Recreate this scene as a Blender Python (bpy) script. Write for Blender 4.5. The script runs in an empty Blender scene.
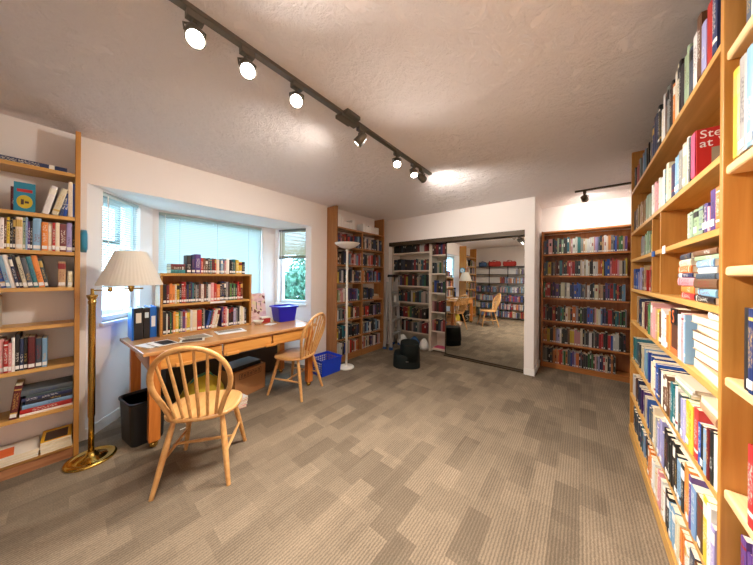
import bpy, bmesh, math, random
from mathutils import Matrix, Vector, Euler
random.seed(7)
PI = math.pi
S = bpy.context.scene
COL = S.collection
# ------------------------------------------------------------------ camera, world, lights, exposure
cd = bpy.data.cameras.new('camera'); cam = bpy.data.objects.new('camera', cd); COL.objects.link(cam)
cd.sensor_width = 36; cd.lens = 36*250/753; cd.shift_y = -6.14/753; cd.clip_start = .02
cam.matrix_world = Matrix.Translation((0,0,1.34)) @ Matrix.Rotation(.6853,4,'Z') @ Matrix.Rotation(PI/2,4,'X') @ Matrix.Rotation(.0077,4,'Z')
S.camera = cam
W = bpy.data.worlds.new('daylight'); S.world = W; W.use_nodes = True
bgn = W.node_tree.nodes['Background']; bgn.inputs[0].default_value = (.44,.72,1,1); bgn.inputs[1].default_value = 12.0
S.view_settings.view_transform = 'Standard'; S.view_settings.look = 'None'
S.view_settings.exposure = 0.72; S.view_settings.gamma = 1.0; S.view_settings.use_curve_mapping = False
WARM = (1,.92,.83)
# track heads: (y on the track, aim direction, watts, spot degrees, blend)
HEADS = [(.32,(.48,-.05,-.78),72,164), (.53,(.52,-.12,-.75),72,164), (.80,(.48,-.35,-.72),74,164),
         (1.33,(-.72,-.25,-.62),56,150), (1.79,(.38,-.40,-.78),86,166), (2.07,(.36,-.25,-.80),86,166), (2.23,(.15,.75,-.30),55,130)]
TX, TZ = -1.245, 2.42
def spot(loc, aim, watts, deg, col=WARM, rad=.035, blend=1.0):
    l = bpy.data.lights.new('lamp_light','SPOT'); l.energy = watts; l.color = col; l.spot_size = math.radians(deg)
    l.spot_blend = blend; l.shadow_soft_size = rad
    o = bpy.data.objects.new('lamp_light', l); COL.objects.link(o)
    o.location = loc; o.rotation_euler = Vector(aim).to_track_quat('-Z','Y').to_euler()
    return o
# daylight portals in the three windows of the bay
for (a, b) in (((-3.25,.10),(-3.62,.41)), ((-3.76,.63),(-3.76,1.83)), ((-3.68,2.11),(-3.24,2.27))):
    l = bpy.data.lights.new('window_daylight','AREA'); l.shape = 'RECTANGLE'
    dx, dy = b[0]-a[0], b[1]-a[1]; l.size = math.hypot(dx,dy); l.size_y = 1.14; l.cycles.is_portal = True
    o = bpy.data.objects.new('window_daylight', l); COL.objects.link(o); o.location = ((a[0]+b[0])/2,(a[1]+b[1])/2,1.5)
    n = Vector((dy,-dx,0)).normalized(); 
    if n.x < 0: n = -n
    o.rotation_euler = n.to_track_quat('-Z','Y').to_euler()

# ------------------------------------------------------------------ materials
def hexc(r,g,b): 
    f = lambda c: ((c/255+.055)/1.055)**2.4 if c > 10 else c/255/12.92
    return (f(r),f(g),f(b),1)
def new_mat(n):
    m = bpy.data.materials.new(n); m.use_nodes = True
    return m, m.node_tree.nodes, m.node_tree.links, m.node_tree.nodes['Principled BSDF']
def plain(n, c, rough=.5, metal=0., bump=0., bscale=80., emit=0., spec=.5, var=0.):
    m, N, L, p = new_mat(n)
    p.inputs['Base Color'].default_value = c; p.inputs['Roughness'].default_value = rough; p.inputs['Metallic'].default_value = metal
    p.inputs['Specular IOR Level'].default_value = spec
    if emit: p.inputs['Emission Color'].default_value = c; p.inputs['Emission Strength'].default_value = emit
    if bump or var:
        tc = N.new('ShaderNodeTexCoord'); nz = N.new('ShaderNodeTexNoise'); nz.inputs['Scale'].default_value = bscale; nz.inputs['Detail'].default_value = 4
        L.new(tc.outputs['Object'], nz.inputs['Vector'])
        if bump:
            b = N.new('ShaderNodeBump'); b.inputs['Strength'].default_value = bump; b.inputs['Distance'].default_value = .01
            L.new(nz.outputs['Fac'], b.inputs['Height']); L.new(b.outputs['Normal'], p.inputs['Normal'])
        if var:
            mx = N.new('ShaderNodeMix'); mx.data_type = 'RGBA'
            mx.inputs[6].default_value = tuple(x*(1-var) for x in c[:3])+(1,); mx.inputs[7].default_value = tuple(min(1,x*(1+var)) for x in c[:3])+(1,)
            L.new(nz.outputs['Fac'], mx.inputs[0]); L.new(mx.outputs[2], p.inputs['Base Color'])
    return m
def wood(n, c1, c2, axis='Z', rough=.38, scale=1.0):
    m, N, L, p = new_mat(n)
    tc = N.new('ShaderNodeTexCoord'); mp = N.new('ShaderNodeMapping'); sc = [26*scale]*3; sc['XYZ'.index(axis)] = 1.6*scale
    mp.inputs['Scale'].default_value = sc
    nz = N.new('ShaderNodeTexNoise'); nz.inputs['Scale'].default_value = 1.6; nz.inputs['Detail'].default_value = 6; nz.inputs['Distortion'].default_value = .6
    cr = N.new('ShaderNodeValToRGB'); cr.color_ramp.elements[0].position = .3; cr.color_ramp.elements[1].position = .72
    cr.color_ramp.elements[0].color = c1; cr.color_ramp.elements[1].color = c2
    L.new(tc.outputs['Object'], mp.inputs['Vector']); L.new(mp.outputs['Vector'], nz.inputs['Vector'])
    L.new(nz.outputs['Fac'], cr.inputs['Fac']); L.new(cr.outputs['Color'], p.inputs['Base Color'])
    p.inputs['Roughness'].default_value = rough
    return m
M = {}
M['wall'] = plain('wall_paint', hexc(238,231,226), .85, bump=.05, bscale=120)
M['trim'] = plain('white_trim', hexc(238,234,228), .5)
M['oak_x'] = wood('honey_oak_x', hexc(198,146,74), hexc(220,172,98), 'X')
M['oak_y'] = wood('honey_oak_y', hexc(198,146,74), hexc(220,172,98), 'Y')
M['oak_z'] = wood('honey_oak_z', hexc(176,118,50), hexc(198,142,70), 'Z')
M['dark_oak_z'] = wood('russet_oak_z', hexc(150,100,54), hexc(176,122,72), 'Z')
M['dark_oak_y'] = wood('russet_oak_y', hexc(150,100,54), hexc(176,122,72), 'Y')
M['brown_x'] = wood('brown_oak_x', hexc(150,90,42), hexc(182,116,60), 'X')
M['brown_z'] = wood('brown_oak_z', hexc(146,84,38), hexc(176,108,54), 'Z')
M['desk_top'] = wood('desk_top_oak', hexc(196,140,84), hexc(214,160,106), 'Y', .22)
M['desk_y'] = wood('desk_oak_y', hexc(206,138,60), hexc(226,164,88), 'Y', .35)
M['desk_leg'] = wood('desk_leg_oak', hexc(186,104,38), hexc(214,132,60), 'Z', .35)
M['chair'] = wood('blond_beech', hexc(198,142,82), hexc(220,172,110), 'Y', .3, .7)
M['plank'] = wood('pale_shelf_pine', hexc(220,178,122), hexc(236,200,150), 'Y', .5)
M['raw'] = wood('raw_plank', hexc(150,98,62), hexc(186,130,88), 'Y', .6)
M['brass'] = plain('antique_brass', hexc(196,160,84), .22, 1.)
M['gold'] = plain('polished_gold', hexc(222,186,96), .16, 1.)
M['white_metal'] = plain('white_enamel', hexc(238,234,224), .35)
M['grey_metal'] = plain('grey_metal', hexc(120,116,108), .4, .7)
M['dark_metal'] = plain('dark_bronze', hexc(74,62,46), .45, .6)
M['header'] = plain('bronze_track', hexc(70,56,38), .5, .3)
M['alu'] = plain('aluminium', hexc(186,186,184), .4, .45)
M['blue_foot'] = plain('blue_plastic_foot', hexc(52,92,150), .5)
M['black'] = plain('black_plastic', hexc(26,26,28), .42)
M['step'] = plain('black_green_plastic', hexc(18,26,25), .7, spec=.25)
M['bin_blue'] = plain('royal_blue_plastic', hexc(30,28,190), .35)
M['crate_blue'] = plain('blue_crate_plastic', hexc(22,62,196), .4)
M['binder_blue'] = plain('binder_blue', hexc(28,108,200), .4)
M['binder_black'] = plain('binder_black', hexc(30,29,32), .45)
M['paper'] = plain('paper', hexc(236,228,212), .85)
M['white'] = plain('white_paper', hexc(240,240,238), .8)
M['page'] = plain('book_pages', hexc(230,216,188), .9, var=.08, bscale=150)
M['sticker'] = plain('white_spine_label', hexc(238,236,232), .7)
M['closet'] = plain('grey_white_laminate', hexc(206,196,180), .5)
M['card'] = plain('cardboard', hexc(168,116,70), .85, var=.06, bscale=12)
M['ink'] = plain('black_ink', hexc(52,36,26), .8)
M['tag_blue'] = plain('blue_tag', hexc(40,90,170), .6)
M['teal_disc'] = plain('teal_plastic', hexc(52,140,178), .35)
M['clock_face'] = plain('pale_clock_face', hexc(206,222,232), .4)
M['red_fabric'] = plain('red_fabric', hexc(178,52,44), .8, bump=.2, bscale=40)
M['blue_fabric'] = plain('blue_fabric', hexc(60,96,140), .8, bump=.2, bscale=40)
M['darkbox'] = plain('dark_brown_board', hexc(66,52,40), .7)
M['teal_bag'] = plain('green_fabric', hexc(70,140,110), .8)
M['yellow_bag'] = plain('olive_yellow_fabric', hexc(196,172,48), .8, bump=.2, bscale=30)
M['red_plain'] = plain('red_card', hexc(178,44,40), .6)
M['pink'] = plain('pink_cover', hexc(214,84,120), .5)
M['cable'] = plain('white_cable', hexc(226,222,214), .5)
M['bark'] = plain('bark', hexc(90,70,50), .9)
M['leaf'] = plain('shrub_leaf', hexc(40,86,58), .6, var=.35, bscale=6)
M['lawn'] = plain('lawn', hexc(56,80,46), .9, var=.3, bscale=4)
M['win_frame'] = plain('window_frame_white', hexc(226,232,238), .4)
M['sash'] = plain('dark_sash', hexc(44,42,40), .5)
M['yellow'] = plain('yellow_border', hexc(236,178,40), .5)
M['redcover'] = plain('red_cover', hexc(186,26,34), .4)
M['greypic'] = plain('grey_photo', hexc(148,140,120), .6)
M['palepic'] = plain('pale_photo', hexc(206,196,178), .6)
M['darkpic'] = plain('dark_photo', hexc(72,52,42), .6, var=.5, bscale=30)
M['orangetext'] = plain('orange_lettering', hexc(232,110,54), .6)
M['tealcover'] = plain('teal_cover', hexc(24,128,158), .5)
def m_carpet():
    m, N, L, p = new_mat('patchwork_carpet')
    tc = N.new('ShaderNodeTexCoord')
    def brick(w, h, c1, c2, bias, off, sq, rot=PI/2):
        mp = N.new('ShaderNodeMapping'); mp.inputs['Rotation'].default_value = (0,0,rot); mp.inputs['Location'].default_value = (off*3,off,0)
        L.new(tc.outputs['Object'], mp.inputs['Vector'])
        bk = N.new('ShaderNodeTexBrick'); L.new(mp.outputs['Vector'], bk.inputs['Vector'])
        bk.inputs['Color1'].default_value = c1; bk.inputs['Color2'].default_value = c2; bk.inputs['Mortar'].default_value = c1
        bk.inputs['Scale'].default_value = 1; bk.inputs['Mortar Size'].default_value = 0; bk.inputs['Brick Width'].default_value = w; bk.inputs['Row Height'].default_value = h
        bk.inputs['Bias'].default_value = bias; bk.offset = .37; bk.squash = sq; bk.squash_frequency = 3
        return bk.outputs['Color']
    g = lambda v: (v,v,v,1)
    b1 = brick(.34, .125, g(.58), g(.33), -.2, .0, .6); b2 = brick(.25, .25, g(.54), g(.44), 0, .23, 1.)
    b3 = brick(.17, .0625, g(.54), g(.40), -.35, .11, 1.7)
    wv = N.new('ShaderNodeTexWave'); wv.bands_direction = 'X'; wv.inputs['Scale'].default_value = 21; wv.inputs['Distortion'].default_value = 2.2
    wv.inputs['Detail'].default_value = 1; wv.inputs['Detail Scale'].default_value = 3
    L.new(tc.outputs['Object'], wv.inputs['Vector'])
    n1 = N.new('ShaderNodeTexNoise'); n1.inputs['Scale'].default_value = 2.2; L.new(tc.outputs['Object'], n1.inputs['Vector'])
    n2 = N.new('ShaderNodeTexNoise'); n2.inputs['Scale'].default_value = 170; n2.inputs['Detail'].default_value = 3; L.new(tc.outputs['Object'], n2.inputs['Vector'])
    def mix(a, b, fac, mode='OVERLAY'):
        x = N.new('ShaderNodeMix'); x.data_type = 'RGBA'; x.blend_type = mode; x.inputs[0].default_value = fac
        if isinstance(a, tuple): x.inputs[6].default_value = a
        else: L.new(a, x.inputs[6])
        L.new(b, x.inputs[7]); return x.outputs[2]
    o = mix(hexc(121,107,90), b1, .9); o = mix(o, b2, .8); o = mix(o, b3, .7)
    # loop stripes show in the lighter patches only
    x = N.new('ShaderNodeMix'); x.data_type = 'RGBA'; x.blend_type = 'OVERLAY'; mm_ = N.new('ShaderNodeMath'); mm_.operation = 'MULTIPLY'; mm_.inputs[1].default_value = .42; L.new(b1, mm_.inputs[0]); L.new(mm_.outputs[0], x.inputs[0]); L.new(o, x.inputs[6]); L.new(wv.outputs['Color'], x.inputs[7]); o = x.outputs[2]
    o = mix(o, n1.outputs['Fac'], .2); o = mix(o, n2.outputs['Fac'], .45)
    L.new(o, p.inputs['Base Color']); p.inputs['Roughness'].default_value = .95; p.inputs['Specular IOR Level'].default_value = .1
    b = N.new('ShaderNodeBump'); b.inputs['Strength'].default_value = .35; b.inputs['Distance'].default_value = .004
    L.new(n2.outputs['Fac'], b.inputs['Height']); L.new(b.outputs['Normal'], p.inputs['Normal'])
    return m
M['carpet'] = m_carpet()
def m_ceiling():
    m, N, L, p = new_mat('troweled_plaster_ceiling')
    p.inputs['Base Color'].default_value = hexc(240,233,232); p.inputs['Roughness'].default_value = .9
    tc = N.new('ShaderNodeTexCoord')
    n1 = N.new('ShaderNodeTexNoise'); n1.inputs['Scale'].default_value = 9; n1.inputs['Detail'].default_value = 9; n1.inputs['Roughness'].default_value = .72; n1.inputs['Distortion'].default_value = .35
    L.new(tc.outputs['Object'], n1.inputs['Vector'])
    cr = N.new('ShaderNodeValToRGB'); cr.color_ramp.elements[0].position = .42; cr.color_ramp.elements[1].position = .66
    L.new(n1.outputs['Fac'], cr.inputs['Fac'])
    b = N.new('ShaderNodeBump'); b.inputs['Strength'].default_value = .75; b.inputs['Distance'].default_value = .014
    L.new(cr.outputs['Color'], b.inputs['Height']); L.new(b.outputs['Normal'], p.inputs['Normal'])
    return m
M['ceiling'] = m_ceiling()
def m_objcol(n, mode):
    m, N, L, p = new_mat(n)
    oi = N.new('ShaderNodeObjectInfo'); p.inputs['Roughness'].default_value = .42
    if mode == 'cover': L.new(oi.outputs['Color'], p.inputs['Base Color']); return m
    cr = N.new('ShaderNodeValToRGB'); cr.color_ramp.interpolation = 'CONSTANT'; e = cr.color_ramp.elements
    e[0].position = 0; e[0].color = hexc(236,230,216); e[1].position = .34; e[1].color = hexc(206,168,84)
    for q, c in ((.5,hexc(24,22,24)), (.66,hexc(140,32,34)), (.8,hexc(238,236,230)), (.93,hexc(40,60,120))):
        x = e.new(q); x.color = c
    L.new(oi.outputs['Random'], cr.inputs['Fac'])
    if mode == 'band':
        L.new(cr.outputs['Color'], p.inputs['Base Color']); return m
    tc = N.new('ShaderNodeTexCoord'); mp = N.new('ShaderNodeMapping'); mp.inputs['Scale'].default_value = (160,1,70)
    nz = N.new('ShaderNodeTexNoise'); nz.inputs['Scale'].default_value = 1.4; nz.inputs['Detail'].default_value = 2
    gt = N.new('ShaderNodeMath'); gt.operation = 'GREATER_THAN'; gt.inputs[1].default_value = .52
    mx = N.new('ShaderNodeMix'); mx.data_type = 'RGBA'
    L.new(tc.outputs['Object'], mp.inputs['Vector']); L.new(mp.outputs['Vector'], nz.inputs['Vector']); L.new(nz.outputs['Fac'], gt.inputs[0])
    sc_ = N.new('ShaderNodeMath'); sc_.operation = 'MULTIPLY'; sc_.inputs[1].default_value = .6; L.new(gt.outputs[0], sc_.inputs[0]); L.new(sc_.outputs[0], mx.inputs[0]); L.new(oi.outputs['Color'], mx.inputs[6]); L.new(cr.outputs['Color'], mx.inputs[7])
    L.new(mx.outputs[2], p.inputs['Base Color'])
    return m
M['cover'] = m_objcol('book_cover','cover'); M['band'] = m_objcol('book_spine_band','band'); M['title'] = m_objcol('book_spine_print','title')
def m_attr():
    m, N, L, p = new_mat('shelved_book_colours')
    a = N.new('ShaderNodeVertexColor'); a.layer_name = 'Col'; L.new(a.outputs['Color'], p.inputs['Base Color']); p.inputs['Roughness'].default_value = .5
    return m
M['attr'] = m_attr()
def m_glass():
    m, N, L, p = new_mat('window_glass'); N.remove(p); out = N['Material Output']
    t = N.new('ShaderNodeBsdfTransparent'); g = N.new('ShaderNodeBsdfGlossy'); g.inputs['Roughness'].default_value = .02
    mx = N.new('ShaderNodeMixShader'); mx.inputs[0].default_value = .06
    L.new(t.outputs[0], mx.inputs[1]); L.new(g.outputs[0], mx.inputs[2]); L.new(mx.outputs[0], out.inputs[0]); return m
M['glass'] = m_glass()
def m_trans(n, c, fac, tc=None):
    m, N, L, p = new_mat(n); N.remove(p); out = N['Material Output']
    d = N.new('ShaderNodeBsdfDiffuse'); t = N.new('ShaderNodeBsdfTranslucent'); d.inputs[0].default_value = c; t.inputs[0].default_value = tc or c
    mx = N.new('ShaderNodeMixShader'); mx.inputs[0].default_value = fac
    L.new(d.outputs[0], mx.inputs[1]); L.new(t.outputs[0], mx.inputs[2]); L.new(mx.outputs[0], out.inputs[0]); return m
M['slat'] = m_trans('blind_slat', hexc(196,208,204), .085)
M['slat_dim'] = m_trans('blind_slat_open', hexc(196,208,206), .08)
M['slat_tan'] = m_trans('blind_slat_beige', hexc(176,166,140), .12)
M['shade'] = m_trans('cream_shade', hexc(250,242,228), .45)
def m_mirror():
    m, N, L, p = new_mat('mirror_glass'); p.inputs['Base Color'].default_value = (.74,.75,.72,1); p.inputs['Metallic'].default_value = 1; p.inputs['Roughness'].default_value = .0
    return m
M['mirror'] = m_mirror()
def m_collage():
    m, N, L, p = new_mat('pink_collage_print')
    tc = N.new('ShaderNodeTexCoord'); v = N.new('ShaderNodeTexVoronoi'); v.inputs['Scale'].default_value = 26; L.new(tc.outputs['Object'], v.inputs['Vector'])
    cr = N.new('ShaderNodeValToRGB'); e = cr.color_ramp.elements; e[0].color = hexc(236,206,200); e[1].color = hexc(226,186,186)
    cr.color_ramp.interpolation = 'CONSTANT'
    for q, c in ((.42,hexc(232,214,176)),(.6,hexc(222,180,180)),(.78,hexc(128,70,62)),(.86,hexc(230,196,196))): x = e.new(q); x.color = c
    sp = N.new('ShaderNodeSeparateColor'); L.new(v.outputs['Color'], sp.inputs[0]); L.new(sp.outputs[0], cr.inputs['Fac']); L.new(cr.outputs['Color'], p.inputs['Base Color'])
    return m
M['collage'] = m_collage()
M['bulb'] = plain('lit_bulb', (1,.95,.88,1), .4, emit=28)
M['lens_off'] = plain('lamp_reflector', hexc(150,140,124), .3, .5)

# ------------------------------------------------------------------ helpers
class MB:
    def __init__(s): s.v = []; s.f = []; s.m = []; s.sm = []
    def add(s, vs, fs, mi=0, smooth=False, T=None):
        o = len(s.v); s.v += [tuple(T @ Vector(p)) for p in vs] if T is not None else [tuple(p) for p in vs]
        for f in fs: s.f.append([o+i for i in f]); s.m.append(mi); s.sm.append(smooth)
        return s
    def box(s, x0, x1, y0, y1, z0, z1, mi=0, T=None):
        vs = [(x,y,z) for x in (x0,x1) for y in (y0,y1) for z in (z0,z1)]
        return s.add(vs, [(0,1,3,2),(4,6,7,5),(0,4,5,1),(2,3,7,6),(0,2,6,4),(1,5,7,3)], mi, False, T)
    def tube(s, pts, rad, n=10, mi=0, caps=True, flat=1.0):
        pts = [Vector(p) for p in pts]; k = len(pts); r = rad if isinstance(rad,(list,tuple)) else [rad]*k
        vs = []; prev = None
        for i, p in enumerate(pts):
            t = (pts[min(i+1,k-1)]-pts[max(i-1,0)]).normalized()
            a = prev - t*prev.dot(t) if prev is not None else (Vector((0,0,1)).cross(t) if abs(t.z) < .9 else Vector((1,0,0)).cross(t))
            a.normalize(); b = t.cross(a); prev = a
            for j in range(n):
                q = 2*PI*j/n; vs.append(p + a*math.cos(q)*r[i] + b*math.sin(q)*r[i]*flat)
        fs = [(i*n+j, i*n+(j+1)%n, (i+1)*n+(j+1)%n, (i+1)*n+j) for i in range(k-1) for j in range(n)]
        s.add(vs, fs, mi, True)
        if caps: s.add([vs[j] for j in range(n)], [tuple(range(n-1,-1,-1))], mi); s.add([vs[(k-1)*n+j] for j in range(n)], [tuple(range(n))], mi)
        return s
    def lathe(s, prof, n=32, c=(0,0), mi=0, smooth=True, sx=1, sy=1, wob=None):
        vs = []; k = len(prof)
        for (r, z) in prof:
            for j in range(n):
                q = 2*PI*j/n; rr = r*(1+(wob[0]*math.cos(q*wob[1]) if wob else 0))
                vs.append((c[0]+rr*math.cos(q)*sx, c[1]+rr*math.sin(q)*sy, z))
        fs = [(i*n+j, i*n+(j+1)%n, (i+1)*n+(j+1)%n, (i+1)*n+j) for i in range(k-1) for j in range(n)]
        return s.add(vs, fs, mi, smooth)
    def prism(s, poly, z0, z1, mi=0, smooth=False):
        n = len(poly); vs = [(x,y,z0) for x,y in poly]+[(x,y,z1) for x,y in poly]
        return s.add(vs, [tuple(range(n-1,-1,-1)), tuple(range(n,2*n))]+[(i,(i+1)%n,n+(i+1)%n,n+i) for i in range(n)], mi, smooth)
    def build(s, name, mats, parent=None, bevel=0., loc=None, rot=None, matrix=None, seg=2):
        me = bpy.data.meshes.new(name); me.from_pydata(s.v, [], s.f)
        for m in (mats if isinstance(mats,(list,tuple)) else [mats]): me.materials.append(m)
        me.polygons.foreach_set('material_index', s.m); me.polygons.foreach_set('use_smooth', s.sm); me.update()
        bm = bmesh.new(); bm.from_mesh(me); bmesh.ops.recalc_face_normals(bm, faces=bm.faces); bm.to_mesh(me); bm.free()
        o = bpy.data.objects.new(name, me); COL.objects.link(o)
        if matrix is not None: o.matrix_world = matrix
        if loc is not None: o.location = loc
        if rot is not None: o.rotation_euler = rot
        if parent is not None: o.parent = parent
        if bevel:
            b = o.modifiers.new('edge','BEVEL'); b.width = bevel; b.segments = seg; b.limit_method = 'ANGLE'; b.angle_limit = .6
        return o
def box(x0,x1,y0,y1,z0,z1): return MB().box(x0,x1,y0,y1,z0,z1)
def tag(o, label, cat, group=None, kind=None):
    if label: o['label'] = label
    if cat: o['category'] = cat
    if group: o['group'] = group
    if kind: o['kind'] = kind
    return o
def thing(name, label, cat, loc=(0,0,0), rz=0., group=None):
    o = bpy.data.objects.new(name, None); COL.objects.link(o); o.location = loc; o.rotation_euler = (0,0,rz); o.empty_display_size = .1
    return tag(o, label, cat, group)
def struct(mb, name, m, **k):
    o = mb.build(name, m, **k); o['kind'] = 'structure'; return o
def txt(s, size, m, name, parent, matrix, depth=.0004):
    c = bpy.data.curves.new('txt','FONT'); c.body = s; c.size = size; c.extrude = depth; c.resolution_u = 3
    t = bpy.data.objects.new('txt', c); COL.objects.link(t); bpy.context.view_layer.update()
    me = bpy.data.meshes.new_from_object(t.evaluated_get(bpy.context.evaluated_depsgraph_get())); bpy.data.objects.remove(t)
    me.materials.clear(); me.materials.append(m)
    o = bpy.data.objects.new(name, me); COL.objects.link(o); o.parent = parent; o.matrix_local = matrix
    return o

# ------------------------------------------------------------------ room shell
CZ = 2.44; WX = -3.095; BY = 3.99; NY = 4.75; RX = .62; RY = -1.37
struct(box(-4.0,RX+.15,RY-.15,NY+.15,-.12,0), 'floor', M['carpet'])
struct(box(-3.3,RX+.15,RY-.15,NY+.15,CZ,CZ+.12), 'ceiling', M['ceiling'])
A, B, C, D = (-3.095,.08), (-3.72,.58), (-3.095,2.257), (-3.72,2.03)
wl = MB().box(WX-.14,WX,RY-.15,A[1],0,CZ).box(WX-.14,WX,C[1],NY+.15,0,CZ).box(WX-.14,WX,A[1],C[1],2.075,CZ)
struct(wl, 'wall_left', M['wall'])
struct(MB().prism([(WX-.14,A[1]-.02),(B[0]-.05,B[1]-.05),(D[0]-.05,D[1]+.05),(WX-.14,C[1]+.02)],2.0745,2.2), 'ceiling_bay', M['wall'])
def wall_seg(P, Q, s0, s1, z0, z1, name, th=.12):
    # a wall from P to Q whose outside is on the far side from the room, with a window hole
    P, Q = Vector(P+(0,)), Vector(Q+(0,)); u = Q-P; ln = u.length; u.normalize(); n = Vector((u.y,-u.x,0))
    mid = (P+Q)/2
    if (mid+n-Vector((-1.5,1.2,0))).length < (mid-n-Vector((-1.5,1.2,0))).length: n = -n
    T = Matrix((( u.x,n.x,0,P.x),(u.y,n.y,0,P.y),(0,0,1,0),(0,0,0,1)))
    b = MB()
    for (a0,a1,c0,c1) in ((0,ln,0,z0),(0,s0*ln,z0,z1),(s1*ln,ln,z0,z1),(0,ln,z1,2.2)):
        if a1-a0 > .001 and c1-c0 > .001: b.box(a0,a1,0,th,c0,c1,0,T)
    struct(b, name, M['wall'])
    return T, s0*ln, s1*ln
TL = wall_seg(A, B, .188, .755, .92, 2.06, 'wall_bay_left')
TC = wall_seg(B, D, .035, .86, .95, 2.06, 'wall_bay_back')
TR = wall_seg(D, C, .086, .848, .92, 2.06, 'wall_bay_right')
struct(MB().box(-2.95,-.606,BY,BY+.10,2.006,CZ).box(WX,-2.95,BY,BY+.10,0,CZ), 'wall_back', M['wall'])
struct(box(-.606,-.49,BY,NY,0,CZ), 'wall_pillar', M['wall'])
struct(box(WX-.1,RX+.15,NY,NY+.15,0,CZ), 'wall_niche', M['wall'])
struct(box(RX,RX+.15,RY-.15,NY,0,CZ), 'wall_right', M['wall'])
struct(box(WX-.1,RX,RY-.15,RY,0,CZ), 'wall_rear', M['wall'])
b = MB().box(0.0,.80,-.012,0,0,.085,0,TL[0]); struct(b, 'baseboard_bay', M['trim'])
struct(MB().box(-.606,-.478,BY-.012,BY,0,.085).box(-.49,-.478,BY,4.52,0,.085), 'baseboard_pillar', M['trim'])
struct(box(WX,WX+.012,2.257,2.54,0,.085), 'baseboard_left', M['trim'])
# windows, frames, panes, sills
def window(k, TT, z0, z1, dark=None):
    T, a0, a1 = TT; f = MB(); w = .04
    for (x0,x1,y0,y1) in ((a0,a1,z0,z0+w),(a0,a1,z1-w,z1),(a0,a0+w,z0+w,z1-w),(a1-w,a1,z0+w,z1-w)): f.box(x0,x1,.06,.11,y0,y1,0,T)
    o = struct(f, 'window_%d' % k, M['win_frame'])
    p = MB().box(a0+w,a1-w,.082,.088,z0+w,z1-w,0,T).build('pane', M['glass'], o)
    if dark:
        d = MB()
        for (x0,x1,y0,y1) in dark: d.box(x0,x1,.05,.075,y0,y1,0,T)
        d.build('sash', M['sash'], o)
    st = MB().box(a0-.03,a1+.03,-.03,.06,z0-.03,z0,0,T); struct(st, 'trim_%d' % k, M['trim'], bevel=.004)
    return o
window(1, TL, .92, 2.06, dark=((.19,.42,1.62,1.65),(.385,.42,1.65,2.0),(.19,.42,1.97,2.0)))
window(2, TC, .95, 2.06)
window(3, TR, .92, 2.06)
# venetian blinds
def blind(TT, ztop, zbot, tilt, name_lbl, m, stack=0, pitch=.0215):
    T, a0, a1 = TT; a0 += .008; a1 -= .008
    t = thing('venetian_blind', name_lbl, 'blind', T @ Vector(((a0+a1)/2,.03,zbot)), 0, 'blinds in the bay window')
    inv = Matrix.Translation(-Vector(t.location)); X = inv @ T
    MB().box(a0,a1,.012,.045,ztop-.03,ztop,0,X).build('headrail', M['grey_metal'] if m is M['slat_tan'] else m, t)
    s = MB(); z = ztop-.045; c, q = math.cos(tilt), math.sin(tilt)
    while z > zbot+.02+stack*.0035:
        for (d0, d1, h0, h1) in ((-.0125,0,0,.0018),(0,.0125,.0018,0)):
            vs = [(x, .028+d*c-h*q, z+d*q+h*c) for (d,h) in ((d0,h0),(d1,h1)) for x in (a0,a1)]
            s.add(vs, [(0,1,3,2)], 0, True, X)
        z -= pitch
    for i in range(stack):
        zz = zbot+.018+i*.0035; s.box(a0,a1,.016,.041,zz,zz+.0012,0,X)
    s.build('slats', m, t)
    MB().box(a0,a1,.014,.042,zbot,zbot+.016,0,X).build('bottom_rail', M['grey_metal'] if stack else m, t)
    cds = MB()
    for f in (.16,.5,.84):
        if a1-a0 < .5 and f == .5: continue
        x = a0+(a1-a0)*f; cds.tube([X @ Vector((x,.012,ztop-.03)), X @ Vector((x,.012,zbot+.01))], .0012, 5)
    cds.build('ladder_cord', M['grey_metal'], t)
    MB().tube([X @ Vector((a0+.05,.004,ztop-.02)), X @ Vector((a0+.052,.002,ztop-.55))], .004, 6).build('wand', M['white_metal'], t)
    return t
blind(TL, 2.055, 1.22, -.55, 'raised pale venetian blind in the narrow window behind the brass lamp', M['slat_dim'])
blind(TC, 2.055, .99, 1.18, 'wide closed pale venetian blind behind the desktop bookcase', M['slat'])
blind(TR, 2.055, 1.60, 1.12, 'short half raised beige venetian blind above the blue bin, shrub below', M['slat_tan'], 10)
# ceiling bay soffit already built; outside
struct(box(-16,-4.0,-14,16,-.3,-.2), 'ground', M['lawn'])
def shrub(loc, r, n, seed, label):
    rnd = random.Random(seed); t = thing('shrub', label, 'shrub', (loc[0],loc[1],-.2), 0, 'shrubs outside the bay window')
    s = MB()
    for i in range(n):
        th, ph = rnd.uniform(0,2*PI), math.acos(rnd.uniform(-1,1)); rr = r*(.55+.45*rnd.random())*(1+.22*math.sin(3*th+seed)*math.sin(2*ph))
        c = Vector((rr*math.sin(ph)*math.cos(th), rr*math.sin(ph)*math.sin(th), loc[2]+.2+rr*.95*math.cos(ph)))
        R = Euler((rnd.uniform(0,6),rnd.uniform(0,6),rnd.uniform(0,6))).to_matrix(); l = rnd.uniform(.05,.1)
        s.add([c+R@Vector(p) for p in ((-l,0,0),(0,-l*.4,.01),(l,0,0),(0,l*.4,.01))], [(0,1,2,3)])
    s.build('foliage', M['leaf'], t)
    MB().tube([(0,0,0),(.03,.02,loc[2]*.6),(0,.04,loc[2]+.2)], [.07,.05,.03], 8).build('stem', M['bark'], t)
shrub((-6.1,4.0,.75), .85, 4200, 3, 'rounded green shrub close outside the half covered bay window')
shrub((-8.4,6.6,1.5), 1.4, 4200, 5, 'taller shrub farther off behind the rounded green one')

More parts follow.
